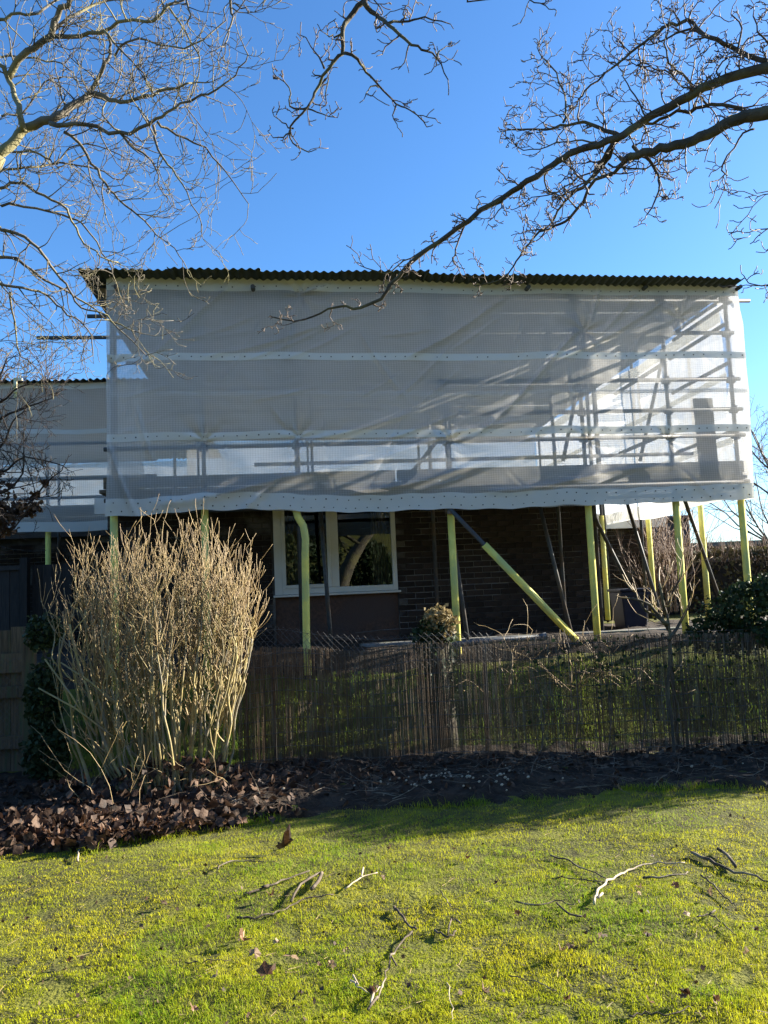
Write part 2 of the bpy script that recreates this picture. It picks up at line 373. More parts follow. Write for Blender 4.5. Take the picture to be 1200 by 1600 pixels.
def lay(u0, u1, v, z0, z1, cond=None):
    row = 0; z = z0
    while z + bh < z1:
        u = u0 + (0 if row % 2 else -0.1125)
        while u < u1 - 0.02:
            a, L, me = u, bl, BM_full
            if a < u0: a, L, me = u0, 0.1025, BM_half
            if a + L > u1 + 0.004: L, me = 0.1025, BM_half
            if a + L <= u1 + 0.01 and (cond is None or cond(a, a + L, z)): spots.append((a, v, z, L, me))
            u += 0.225
        row += 1; z += 0.075
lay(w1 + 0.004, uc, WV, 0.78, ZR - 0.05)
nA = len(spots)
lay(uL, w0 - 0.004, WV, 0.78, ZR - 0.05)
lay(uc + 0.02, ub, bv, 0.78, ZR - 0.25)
order = sorted(range(len(spots)), key=lambda i: (0 if i < nA else 1, -spots[i][3], abs(spots[i][2] - 1.7)))
hl = house.location
rest = MB()
for k, i in enumerate(order):
    u, v, z, L, me = spots[i]
    if k < 295:
        ob = bpy.data.objects.new('brick', me); COL.objects.link(ob); ob.parent = house
        ob.location = F(u, v - 0.001 + rnd.uniform(-0.0025, 0.0025), z + rnd.uniform(-.0015, .0015)) - hl
        ob.rotation_euler = (rnd.uniform(-.01, .01), 0, YAW + rnd.uniform(-.006, .006))
    else:
        n0 = len(rest.v); dv = rnd.uniform(-.0025, .0025)
        rest.v += [F(u + p.x * L / bl, v + p.y + dv, z + p.z) for p in bm.v]
        rest.f += [tuple(n0 + q for q in f) for f in bm.f]
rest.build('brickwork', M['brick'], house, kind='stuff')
# window
win = MB(); fw = 0.075; y0, y1 = WV - 0.012, WV + 0.07
um = fac(523, 870, WV)[0]
win.fbox(w0, w0 + fw * 1.35, y0, y1, zs, WT); win.fbox(w1 - fw * 0.8, w1, y0, y1, zs, WT)
win.fbox(w0 + fw * 1.35, w1 - fw * 0.8, y0, y1, zs, zs + fw); win.fbox(w0 + fw * 1.35, w1 - fw * 0.8, y0, y1, WT - fw, WT)
window = win.build('window', M['upvc'], house, bevel=0.006)
g = MB(); g.fbox(um - 0.05, um + 0.05, y0 + 0.003, y1 - 0.003, zs + fw, WT - fw); g.build('mullion', M['upvc'], window, bevel=0.006)
ca, cb = w0 + fw * 1.35, um - 0.05
g = MB(); q = 0.045
g.fbox(ca, ca + q, y0 - 0.014, y1 - 0.01, zs + fw, WT - fw); g.fbox(cb - q, cb, y0 - 0.014, y1 - 0.01, zs + fw, WT - fw)
g.fbox(ca + q, cb - q, y0 - 0.014, y1 - 0.01, zs + fw, zs + fw + q); g.fbox(ca + q, cb - q, y0 - 0.014, y1 - 0.01, WT - fw - q, WT - fw)
g.build('casement', M['upvc'], window, bevel=0.005)
for (a, b_) in ((ca + q, cb - q), (um + 0.05, w1 - fw * 0.8)):
    g = MB(); g.quad(F(a, WV + 0.02, zs + fw), F(b_, WV + 0.02, zs + fw), F(b_, WV + 0.02, WT - fw), F(a, WV + 0.02, WT - fw)); g.build('pane', M['glass'], window)
g = MB(); g.fbox(w0 - 0.02, w1 + 0.03, WV - 0.07, WV + 0.02, zs - 0.03, zs - 0.003); g.build('sill', M['upvc'], window, bevel=0.006)
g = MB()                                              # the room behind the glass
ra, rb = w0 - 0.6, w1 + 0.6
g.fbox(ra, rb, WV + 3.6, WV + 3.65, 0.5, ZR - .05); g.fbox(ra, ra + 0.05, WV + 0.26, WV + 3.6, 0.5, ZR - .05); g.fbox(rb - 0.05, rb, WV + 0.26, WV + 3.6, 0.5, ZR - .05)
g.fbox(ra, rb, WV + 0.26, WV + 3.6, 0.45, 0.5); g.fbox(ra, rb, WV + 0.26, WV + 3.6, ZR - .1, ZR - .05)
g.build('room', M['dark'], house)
for (a, b_) in ((w0 + 0.1, w0 + 0.42), (w1 - 0.3, w1 - 0.08)):
    P = [[], []]
    for i in range(41):
        t = i / 40; u = a + (b_ - a) * t
        for k, z in enumerate((zs - 0.1, WT)): P[k].append(F(u, WV + 0.2 + 0.03 * math.sin(t * 34), z))
    g = MB(); g.grid(P); g.build('curtain', M['curtain'], house, smooth=True)
g = MB(); g.fbox(uL - 0.1, uc + 0.1, WV - 0.12, 7.6, ZR, ZR + 0.06); roof = g.build('roof', M['felt'], house)
g = MB(); g.fbox(uL - 0.12, uc + 0.12, WV - 0.16, WV - 0.122, ZR - 0.12, ZR + 0.08); g.build('fascia', M['white'], roof)
g = MB(); g.fbox(uc + 0.13, ub + 0.12, bv - 0.16, 8, ZR - 0.18, ZR - 0.10); roof2 = g.build('roof', M['felt'], house)
g = MB(); g.fbox(uc + 0.13, ub + 0.14, bv - 0.2, bv - 0.162, ZR - 0.32, ZR - 0.06); g.build('fascia', M['white'], roof2)

# left wing of the house, set back
wing = empty('house_wing', F(-3.5, 5.4, 0.9)); tag(wing, 'low dark wing of the house in shade at the left edge', 'house')
g = MB(); g.fbox(-7, uL - 0.01, 5.4, 5.65, 0.3, 2.72); g.build('wall', M['mortar'], wing)
g = MB()
z = 0.9; row = 0
while z < 2.6:
    u = -4.0 + (0.11 if row % 2 else 0)
    while u < uL - 0.25:
        n0 = len(g.v); g.v += [F(u + p.x, 5.4 + p.y, z + p.z) for p in bm.v]; g.f += [tuple(n0 + q for q in f) for f in bm.f]; u += 0.225
    row += 1; z += 0.075
g.build('brickwork', M['brick'], wing, kind='stuff')
g = MB(); g.fbox(-7, uL - 0.05, 5.25, 9, 2.72, 3.0); g.build('roof', M['felt'], wing)

# ------------------------------------------------------------------ scaffold (front block)
TR, SR = 0.0242, 0.040
scaf = empty('scaffold', F(3.5, 0, 0.9)); tag(scaf, 'grey tube scaffold with yellow foam sleeved posts wrapped round the house', 'scaffold')
def tubep(name, a, b, r=TR, m='galv', parent=scaf, sides=10, ext=0.0):
    g = MB(); a = Vector(a); b = Vector(b); d = (b - a).normalized() * ext
    g.tube([a - d, b + d], r, sides); return g.build(name, M[m], parent, smooth=False)
def smooth_ang(o):
    o.data.polygons.foreach_set('use_smooth', [len(p.vertices) == 4 for p in o.data.polygons]); return o
def coupler(p, parent=scaf):
    g = MB()
    g.tube([p - FU * 0.045, p + FU * 0.045], 0.036, 8); g.tube([p - FV * 0.03, p + FV * 0.05], 0.020, 6)
    g.tube([p - Vector((0, 0, .045)) - FV * 0.02, p + Vector((0, 0, .045)) - FV * 0.02], 0.034, 8)
    g.build('coupler', M['coupler'], parent)
ZTOP = 5.00
ZRAILS = (3.19, 3.50, 3.86)
HEM = 2.50
def sleeve(pts, parent):
    g = MB(); g.tube(pts, SR, 12); return smooth_ang(g.build('foam_sleeve', M['foam'], parent))
outer = []
def standard(pt, pb, v, sl=True, ztop=ZTOP, zsl=None, zbot=None):
    ut, zt = fac(*pt, v); ubm, zb = fac(*pb, v)
    k = (ut - ubm) / (zt - zb)
    uu = lambda z: ut + 0.35 * k * (z - zt)            # keep a little of the lean the posts show
    zb0 = gz(*(F(ubm, v, 0).xy)) - 0.04
    s = smooth_ang(tubep('standard', F(uu(zb0), v, zb0), F(uu(ztop), v, ztop)))
    if sl: sleeve([F(uu(zb0 + 0.08), v, zb0 + 0.08), F(uu((zb0 + HEM) / 2), v, (zb0 + HEM) / 2), F(uu(zsl or HEM + 0.1), v, zsl or HEM + 0.1)], s)
    outer.append((uu, v)); return s, uu
standard((178, 810), (180, 1000), 0.0)
standard((320, 806), (322, 1000), 0.0)
# the post whose sleeve is bent at the top
ut, zt = fac(466, 800, 0); u1, z1 = fac(475, 834, 0); u2, z2 = fac(479, 1010, 0)
zb0 = gz(*(F(u2, 0, 0).xy)) - 0.04
sA = smooth_ang(tubep('standard', F(u2 - 0.012, 0.0, zb0), F(ut, 0.0, ZTOP)))
sleeve([F(u2 + .005, -0.02, zb0 + .06), F(u2, -0.02, z2), F((u1 + u2) / 2 + .012, -0.03, 2.0), F(u1 + 0.015, -0.05, z1 - 0.06), F(u1 - 0.005, -0.055, z1 + 0.08), F(ut - 0.005, -0.045, zt - 0.06), F(ut - 0.035, -0.03, zt + 0.06)], sA)
outer.append((lambda z: ut, 0.0))
standard((704, 800), (715, 1008), 0.0, zsl=HEM - 0.03)
standard((919, 790), (932, 985), 0.0)
standard((1056, 788), (1069, 970), 0.0)
standard((1158, 785), (1165, 895), 0.0)
NV = 1.22
for pt, pb in (((182, 800), (184, 1000)), ((466, 800), (471, 1010)), ((676, 798), (683, 955)), ((872, 793), (881, 940)), ((929, 800), (938, 975))):
    standard(pt, pb, NV, sl=False)
RV = 3.4
for pt, pb in (((939, 798), (947, 962)), ((1011, 790), (1022, 972)), ((1094, 790), (1105, 962))):
    standard(pt, pb, RV if pt[0] < 1050 else 2.0)
standard((1000, 790), (1006, 975), 3.0, sl=False)
# rakers and the foam sleeved brace
def raker(pt, pb, v0, v1, sl=None):
    a = F(*((fac(*pt, v0)[0], v0, fac(*pt, v0)[1]))); b = F(*((fac(*pb, v1)[0], v1, fac(*pb, v1)[1])))
    d = (a - b)
    o = smooth_ang(tubep('raker', b, a + d * (0.30 if sl is None else 0.0)))
    return o, a, b
raker((501, 803), (518, 1015), 0.7, 0.45)
raker((712, 868), (731, 1002), 0.6, 0.5)
raker((844, 793), (893, 992), 0.75, 0.5)
raker((930, 810), (1010, 970), 1.0, 1.6)
raker((981, 790), (1037, 975), 1.3, 1.0)
raker((1073, 790), (1125, 937), 0.9, 1.2)
br, a, b = raker((698, 790), (900, 1000), -0.09, -0.09, sl=1)
sleeve([b, a + (b - a) * 0.29], br)
coupler(F(fac(702, 797, -0.05)[0], -0.05, fac(702, 797, -0.05)[1]))
UEND = fac(1160, 600, 0)[0]
# ledgers, guard rails, transoms
for z, v, e0, e1 in ((ZRAILS[0], -0.05, -0.02, UEND + 0.02), (ZRAILS[1], -0.05, 3.9, UEND + 0.02), (ZRAILS[2], -0.05, 3.6, UEND + 0.1), (HEM + 0.14, -0.05, -0.02, UEND + 0.05), (HEM + 0.14, NV - .05, -0.02, UEND),
                     (4.42, -0.05, UEND - 0.95, UEND + 0.03), (4.85, 0.05, -0.10, UEND + 0.22), (ZRAILS[0], NV - .05, 1.5, UEND)):
    if z < 4.8: e1 = min(e1, UEND - 0.06 - 0.05 * max(0, z - 3.9))
    smooth_ang(tubep('rail', F(e0, v, z), F(e1, v, z)))
for i, v in enumerate((0.55, 1.3, 2.4, 3.9, 5.4, 7.0)):
    e0 = (-0.33, -1.12, -0.28, -0.30, -0.34, -0.36)[i]
    smooth_ang(tubep('roof_ledger', F(e0, v, 4.87), F(UEND - .15, v, 4.87)))
uS = [o_[0](3.5) for o_ in outer if abs(o_[1]) < 0.01]
for u in uS:
    for z in (HEM + 0.20, 4.80): smooth_ang(tubep('transom', F(u + 0.05, -0.035, z), F(u + 0.05, NV + 0.15, z)))
for u in uS[-2:]:
    for z in (ZRAILS[0] + .05, 4.05, 4.52): smooth_ang(tubep('transom', F(u - 0.05, -0.035, z), F(u - 0.05, NV + 0.1, z)))
for u in uS[4:]:
    for z in ZRAILS + (4.42, 4.85): coupler(F(u, 0.0, z))
for u in uS[:4]:
    for z in (ZRAILS[0], 4.85): coupler(F(u, 0.0, z))
# posts that carry the temporary roof at the back, and long tubes under it
for u in (0.1, 2.3, 4.6, UEND - 0.1):
    for v in (4.2, 7.4): smooth_ang(tubep('standard', F(u, v, 2.86 if u < 4.4 else 0.85), F(u, v, ZTOP)))
for u in (0.15, 1.6, 3.1, 4.7, 6.1, UEND - 0.03):
    smooth_ang(tubep('roof_beam', F(u, -0.2, 4.93), F(u, 7.9, 4.93)))
for (pa, pb, v0, v1) in (((1035, 560), (1000, 720), 1.2, 1.2), ((905, 590), (880, 720), 0.6, 0.6), ((1000, 470), (870, 500), 0.3, 0.3), ((1105, 460), (960, 508), -0.0, 0.1)):
    ua, za = fac(*pa, v0); ub2, zb2 = fac(*pb, v1); smooth_ang(tubep('brace', F(ua, v0, za), F(ub2, v1, zb2)))
smooth_ang(tubep('brace', F(4.9, 0.55, 4.7), F(3.2, 0.55, 2.75)))
for k in range(5):                                     # deck, board by board
    v = 0.06 + k * 0.232
    for j, (e0, e1) in enumerate(((-0.1, 3.6), (3.62, UEND + 0.02))):
        g = MB(); g.fbox(e0, e1, v, v + 0.225, HEM + 0.235 + 0.002 * (j + k % 2), HEM + 0.273 + 0.002 * (j + k % 2)); g.build('board', M['board'], scaf, bevel=0.004)
for j, (e0, e1) in enumerate(((-0.05, 3.1), (3.12, UEND - 0.02))):
    g = MB(); g.fbox(e0, e1, 0.032, 0.07 - 0.002, HEM + 0.276, HEM + 0.40); g.build('toe_board', M['board'], scaf, bevel=0.004)
g = MB(); g.fbox(UEND - 0.45, UEND - 0.22, 0.3, 0.34, HEM + 0.3, 3.72); g.build('board', M['board'], scaf)

# scaffold of the left wing
def wfac(px, py, v): return fac(px, py, v)
WVF = 3.6
scw = empty('scaffold', F(-2.2, WVF, 0.9)); tag(scw, 'smaller tube scaffold set back on the left behind the shrub', 'scaffold')
uw, _ = fac(75, 700, WVF); wz = lambda py: fac(80, py, WVF)[1]
s = smooth_ang(tubep('standard', F(uw, WVF, 0.8), F(uw - 0.01, WVF, wz(592)), parent=scw)); sleeve([F(uw, WVF, 0.9), F(uw, WVF, wz(826))], s)
uw2 = uw - 2.0
s = smooth_ang(tubep('standard', F(uw2, WVF, 0.8), F(uw2, WVF, wz(592)), parent=scw)); sleeve([F(uw2, WVF, 0.9), F(uw2, WVF, wz(826))], s)
smooth_ang(tubep('standard', F(fac(92, 760, WVF + 1.3)[0], WVF + 1.3, 0.8), F(fac(92, 760, WVF + 1.3)[0], WVF + 1.3, fac(92, 715, WVF + 1.3)[1]), parent=scw))
for py in (695, 750, 779): smooth_ang(tubep('rail', F(uw - 3, WVF - 0.05, wz(py)), F(-0.3, WVF - 0.05, wz(py)), parent=scw))
for py in (711, 738): smooth_ang(tubep('rail', F(uw - 3, WVF + 1.3, wz(py) + .12), F(-0.3, WVF + 1.3, wz(py) + .12), parent=scw))
for k in range(4):
    v = WVF + 0.05 + k * 0.232; g = MB(); g.fbox(uw - 3, -0.35, v, v + 0.225, wz(812), wz(812) + 0.038); g.build('board', M['board'], scw)
g = MB(); g.fbox(uw - 3, -0.35, WVF + 0.03, WVF + 0.048, wz(812) + .04, wz(790)); g.build('toe_board', M['board'], scw)

# ------------------------------------------------------------------ temporary corrugated roofs
def corr_roof(name, label, u0, u1, v0, v1, z0, slope, wsheet=0.9, pitch=0.088, amp=0.011, tilt=0.0):
    root = empty(name, F((u0 + u1) / 2, v0, z0)); tag(root, label, 'roof')
    n = int(round((u1 - u0) / wsheet))
    for k in range(n):
        a = u0 + k * (u1 - u0) / n; b = u0 + (k + 1) * (u1 - u0) / n + 0.06
        m = int((b - a) / pitch * 8)
        e = v0 + rnd.uniform(-0.03, 0.03); P = []; dz = rnd.uniform(-.007, .007); tw = rnd.uniform(-.012, .012)
        for v in (e, e + 0.5, (v0 + v1) / 2, v1):
            P.append([F(a + (b - a) * i / m, v, z0 + slope * (v - v0) + amp * math.cos(2 * math.pi * (a + (b - a) * i / m) / pitch) + 0.003 * (k % 2) + dz + tw * ((a + (b - a) * i / m) - a) + tilt * ((a + (b - a) * i / m) - u0)
                        + 0.006 * math.sin(3.1 * (a + (b - a) * i / m) + k)) for i in range(m + 1)])
        g = MB(); g.grid(P); o = g.build('roof_sheet', M['roofsheet'], root, smooth=True)
        s = o.modifiers.new('thick', 'SOLIDIFY'); s.thickness = 0.004
    return root
zrL = fac(125, 417, -0.36)[1]; zrR = fac(1150, 434, -0.36)[1]; zr0 = 0.5 * (zrL + zrR)
ur0 = fac(122, 418, -0.3)[0]; ur1 = fac(1152, 433, -0.3)[0]
tr = corr_roof('temporary_roof', 'large dark corrugated sheet roof on top of the main scaffold', ur0, ur1, -0.36, 8.1, zrL, -0.014, tilt=(zrR - zrL) / (ur1 - ur0))
for v in (0.1, 4.0, 7.8):                               # timber purlins under the sheets
    g = MB(); zq = lambda u: zrL - .015 * (v + .36) + (zrR - zrL) * (u - ur0) / (ur1 - ur0); g.boxf(F(ur0 + .1, v, zq(ur0 + .1) - .10), F(ur1 - .1, v, zq(ur1 - .1) - .10) - F(ur0 + .1, v, zq(ur0 + .1) - .10), FV * .1, Vector((0, 0, .065))); g.build('purlin', M['board'], tr)
zw0 = fac(80, 591, WVF - 0.25)[1]
corr_roof('temporary_roof', 'lower looking corrugated sheet roof over the set back left scaffold', uw - 3.2, 0.30, WVF - 0.25, WVF + 6.5, min(zw0 - 0.02, 4.99), -0.006, 1.0, 0.1, 0.015)

# ------------------------------------------------------------------ netting
ties = [(470, 465), (467, 684), (910, 520), (1055, 500), (700, 690), (320, 690), (1040, 690), (178, 575), (915, 690)]
ties = [fac(p[0], p[1]) for p in ties]
ridges = [((183, 600), (372, 448), .030, .05), ((215, 640), (245, 720), .03, .035), ((640, 560), (790, 470), .035, .07), ((330, 560), (560, 500), .022, .06),
          ((745, 680), (905, 520), .035, .05), ((915, 515), (930, 440), .04, .035), ((940, 520), (990, 455), .03, .05), ((1058, 495), (1066, 455), .035, .03),
          ((470, 465), (452, 545), .03, .035), ((470, 465), (520, 445), .03, .04), ((480, 690), (640, 650), .03, .06), ((250, 790), (560, 730), .05, .09), ((560, 770), (900, 700), .045, .09),
          ((500, 740), (800, 660), .03, .06), ((170, 690), (215, 800), .035, .04), ((760, 770), (1040, 730), .03, .06), ((600, 690), (700, 650), .02, .03), ((380, 800), (480, 700), .03, .05), ((880, 560), (1030, 480), .025, .05)]
rw = random.Random(3)
for _ in range(46):
    x0, y0 = rw.uniform(180, 1100), rw.uniform(460, 770); an = rw.choice((-.55, -.7, -.4, .9, 1.4, -1.2)) + rw.gauss(0, .15); L = rw.uniform(30, 130)
    ridges.append(((x0, y0), (x0 + L * math.cos(an), y0 + L * math.sin(an)), rw.uniform(.006, .016), rw.uniform(.018, .04)))
ridges = [(fac(*a_), fac(*b_), am, w) for a_, b_, am, w in ridges]
def dispf(u, z):
    u = np.asarray(u, float); z = np.asarray(z, float)
    d = 0.04 * (vn(u * 0.9, z * 1.3, 21) - 0.5) + 0.014 * (vn(u * 2.1 + z * 1.2, z * 2.6 - u * 0.5, 22) - 0.5) + 0.006 * (vn(u * 9 + z * 7, z * 14 - u * 5, 23) - 0.5)
    for (tu, tz) in ties:
        r = np.sqrt((u - tu) ** 2 + (z - tz) ** 2) + 1e-6; an = np.arctan2(z - tz, u - tu)
        d = d + 0.020 * np.exp(-r / 0.22) * np.cos(an * 7 + tu * 5) * np.clip(r / 0.05, 0, 1) - 0.035 * np.exp(-(r / 0.10) ** 2)
    for (a_, b_, am, w) in ridges:
        L = math.hypot(b_[0] - a_[0], b_[1] - a_[1]); ex, ez = (b_[0] - a_[0]) / L, (b_[1] - a_[1]) / L
        s = (u - a_[0]) * ex + (z - a_[1]) * ez; q = -(u - a_[0]) * ez + (z - a_[1]) * ex
        q = q + 0.03 * np.sin(s * 3)
        d = d + 1.0 * am * np.exp(-np.abs(q / (0.5 * w)) ** 1.15) * sstep(-0.12, 0.12, s) * (1 - sstep(L - 0.2, L + 0.2, s))
    return d
hemp = [(166, 806), (240, 806), (318, 798), (395, 797), (470, 801), (590, 801), (690, 795), (760, 795), (860, 793), (925, 791), (1050, 786), (1110, 785), (1170, 781)]
hemq = [fac(*p) for p in hemp]; hu = [q[0] for q in hemq]; hz = [q[1] for q in hemq]
zt_a = fac(170, 432)[1]; zt_b = fac(1140, 446)[1]
def hem_z(u): return np.interp(u, hu, hz) + 0.006 * np.sin(np.asarray(u) * 14)
def top_z(u): return zt_a + (zt_b - zt_a) * (np.asarray(u) / UEND)
def right_u(z): return np.interp(z, [2.4, 2.55, 3.0, 3.5, 4.0, 4.5, 4.7, 5.1], [fac(1172, 783)[0], fac(1171, 770)[0], fac(1168, 710)[0], fac(1163, 640)[0], fac(1157, 570)[0], fac(1152, 500)[0], fac(1146, 470)[0], fac(1143, 445)[0]])
def left_u(z): return np.interp(z, [2.4, 3.0, 4.0, 5.1], [fac(167, 800)[0], fac(171, 700)[0], fac(170, 580)[0], fac(170, 440)[0]])
def net_point(s, z, off=0.0):
    a_ = left_u(z); b_ = right_u(z); u = a_ + (b_ - a_) * s
    d = dispf(u, z); return u, -(0.105 + off + d), z
def to_world(u, v, z):
    u = np.asarray(u); v = np.asarray(v); z = np.asarray(z)
    x = FO.x + FU.x * u + FV.x * v; y = FO.y + FU.y * u + FV.y * v
    return np.stack([x.ravel(), y.ravel(), z.ravel()], 1)
def gridfaces(a, b):
    idx = np.arange(a * b).reshape(a, b)
    return np.stack([idx[:-1, :-1].ravel(), idx[:-1, 1:].ravel(), idx[1:, 1:].ravel(), idx[1:, :-1].ravel()], 1)
net = empty('scaffold_netting', F(3.5, -0.1, HEM)); tag(net, 'large translucent white debris netting hung across the front of the scaffold', 'netting')
ns, nt = 360, 150
S, T = np.meshgrid(np.linspace(0, 1, ns), np.linspace(0, 1, nt))
U0 = S * UEND; Zg = hem_z(U0) + (top_z(U0) - hem_z(U0)) * T
u, v, z = net_point(S, Zg)
npmesh('mesh_sheet', to_world(u, v, z), gridfaces(nt, ns), M['net'], net, smooth=True)
# short return of the sheet round the right end
rs = np.linspace(0, 1, 30); Tz = np.linspace(0, 1, 120)
RS, RT = np.meshgrid(rs, Tz)
zz = hem_z(UEND) + (top_z(UEND) - hem_z(UEND)) * RT
uu, vv, _z = net_point(np.ones_like(zz), zz)
ru = uu - 0.05 * RS + 0.02 * np.sin(RS * 6 + zz * 5) * RS; rv = vv + RS * (0.30 + 0.08 * np.sin(zz * 4))
npmesh('return_sheet', to_world(ru, rv, zz), gridfaces(120, 30), M['net'], net, smooth=True)
def band(zfun, h, name='reinforcing_band', rows=1, mt='band', parent=net):
    ns2 = 360
    S, T = np.meshgrid(np.linspace(0, 1, ns2), np.linspace(0, 1, 6)); U0 = S * UEND
    zc = zfun(U0) + 0.035 * (vn(U0 * 1.6, 0 * U0, 31) - 0.5)
    Zg = zc + (T - 0.5) * h
    u, v, z = net_point(S, Zg, 0.006)
    ob = npmesh(name, to_world(u, v, z), gridfaces(6, ns2), M[mt], parent, smooth=True)
    if rows:
        g = MB(); n = 62
        for i in range(n):
            for r_ in range(rows):
                if rnd.random() < .10: continue
                s = (i + 0.5 + 0.3 * r_ + rnd.uniform(-.12, .12)) / n; zc1 = float(zfun(s * UEND) + 0.035 * (vn(s * UEND * 1.6, 0, 31) - 0.5)) + (0 if rows == 1 else (r_ - 0.5) * h * 0.5)
                u1_, v1_, z1_ = net_point(s, zc1, 0.009)
                c0 = F(float(u1_), float(v1_), zc1)
                g.tube([c0 + FV * 0.001, c0 - FV * 0.002], rnd.uniform(.006, .009), 6)
        g.build('eyelets', M['eyelet'], ob, kind='stuff')
    return ob
def line_z(pL, pR):
    (ua, za), (ub_, zb_) = fac(*pL), fac(*pR)
    return lambda U: za + (zb_ - za) * (np.asarray(U) - ua) / (ub_ - ua)
band(lambda U: top_z(U) - 0.095, 0.175, rows=2)
band(line_z((172, 562), (1150, 560)), 0.080)
band(line_z((172, 620), (1155, 615)), 0.048, rows=0, mt='net')
band(line_z((176, 686), (1157, 672)), 0.085)
band(lambda U: hem_z(U) + 0.090, 0.18, rows=2)

# netting of the left wing and at the back
net2 = empty('scaffold_netting', F(-2, WVF - .1, 2.5)); tag(net2, 'grey translucent netting on the set back left scaffold', 'netting')
def flat_net(u0, u1, v, z0, z1, parent, seed, name='mesh_sheet', amp=0.05):
    S, T = np.meshgrid(np.linspace(0, 1, 90), np.linspace(0, 1, 40)); U_ = u0 + (u1 - u0) * S; Z_ = z0 + (z1 - z0) * T
    D = amp * (vn(U_ * 1.1, Z_ * 1.7, seed) - .5) + amp * .4 * (vn(U_ * 4 + Z_ * 2, Z_ * 5, seed + 1) - .5)
    return npmesh(name, to_world(U_, v + D, Z_ + 0.012 * np.sin(U_ * 4 + seed)), gridfaces(40, 90), M['net'], parent, smooth=True)
ue = -0.25; us = uw - 3.0
flat_net(us, ue, WVF - 0.1, wz(832), wz(600), net2, 41)
for (p0, p1, rws) in ((601, 610, 1), (673, 680, 1), (817, 832, 2)):
    S, T = np.meshgrid(np.linspace(0, 1, 90), np.linspace(0, 1, 4)); U_ = us + (ue - us) * S; z1_, z0_ = wz(p0), wz(p1)
    Z_ = z0_ + (z1_ - z0_) * T; D = .05 * (vn(U_ * 1.1, Z_ * 1.7, 41) - .5) + .02 * (vn(U_ * 4 + Z_ * 2, Z_ * 5, 42) - .5)
    ob = npmesh('reinforcing_band', to_world(U_, WVF - 0.108 + D, Z_ + 0.012 * np.sin(U_ * 4 + 41)), gridfaces(4, 90), M['band'], net2, smooth=True)
ne = empty('scaffold_netting', F(UEND, 4, HEM)); tag(ne, 'bright sunlit netting closing the right hand end of the scaffold, seen through the front one', 'netting')
S, T = np.meshgrid(np.linspace(0, 1, 110), np.linspace(0, 1, 40)); Vv_ = 0.30 + 7.6 * S; Z_ = HEM + .05 * np.sin(Vv_ * 2) + (4.86 - HEM) * T
D = .06 * (vn(Vv_ * 1.1, Z_ * 1.7, 45) - .5) + .025 * (vn(Vv_ * 4 + Z_ * 2, Z_ * 5, 46) - .5)
npmesh('mesh_sheet', to_world(UEND - .02 + D, Vv_, Z_), gridfaces(40, 110), M['net'], ne, smooth=True)
for zb_, hb_ in ((HEM + .10, .18), (3.2, .08), (4.0, .08), (4.76, .16)):
    S, T = np.meshgrid(np.linspace(0, 1, 110), np.linspace(0, 1, 4)); Vv_ = 0.30 + 7.6 * S; Z_ = zb_ + hb_ * (T - .5) + .02 * (vn(Vv_ * 1.5, Vv_ * 0, 47) - .5)
    D = .06 * (vn(Vv_ * 1.1, Z_ * 1.7, 45) - .5) + .025 * (vn(Vv_ * 4 + Z_ * 2, Z_ * 5, 46) - .5)
    npmesh('reinforcing_band', to_world(UEND - .012 + D, Vv_, Z_), gridfaces(4, 110), M['band'], ne, smooth=True)
nb = empty('scaffold_netting', F(3.5, 8.0, 2.8)); tag(nb, 'bright far netting closing the back of the scaffold, seen through the front one', 'netting')
flat_net(-0.2, UEND, 8.0, 2.84, 4.85, nb, 51)
nb2 = empty('scaffold_netting', F(-2, WVF + 6.4, 2.8)); tag(nb2, 'far netting closing the back of the left scaffold, seen through the front one', 'netting')
flat_net(us, ue, WVF + 6.4, 2.84, 4.8, nb2, 61)
# strap hanging over the left roof edge
st = MB(); p0 = fac(24, 594, WVF - 0.3); p1 = fac(27, 622, WVF - 0.3)
st.fbox(p0[0] - 0.02, p0[0] + 0.025, WVF - 0.32, WVF - 0.30, p1[1], p0[1] + 0.03); st.fbox(p0[0] + 0.025, p0[0] + 0.10, WVF - 0.32, WVF - 0.30, p0[1] - 0.01, p0[1] + 0.03)
tag(st.build('ratchet_strap', M['yellowstrap']), 'short yellow and white strap hanging over the left roof edge', 'strap')

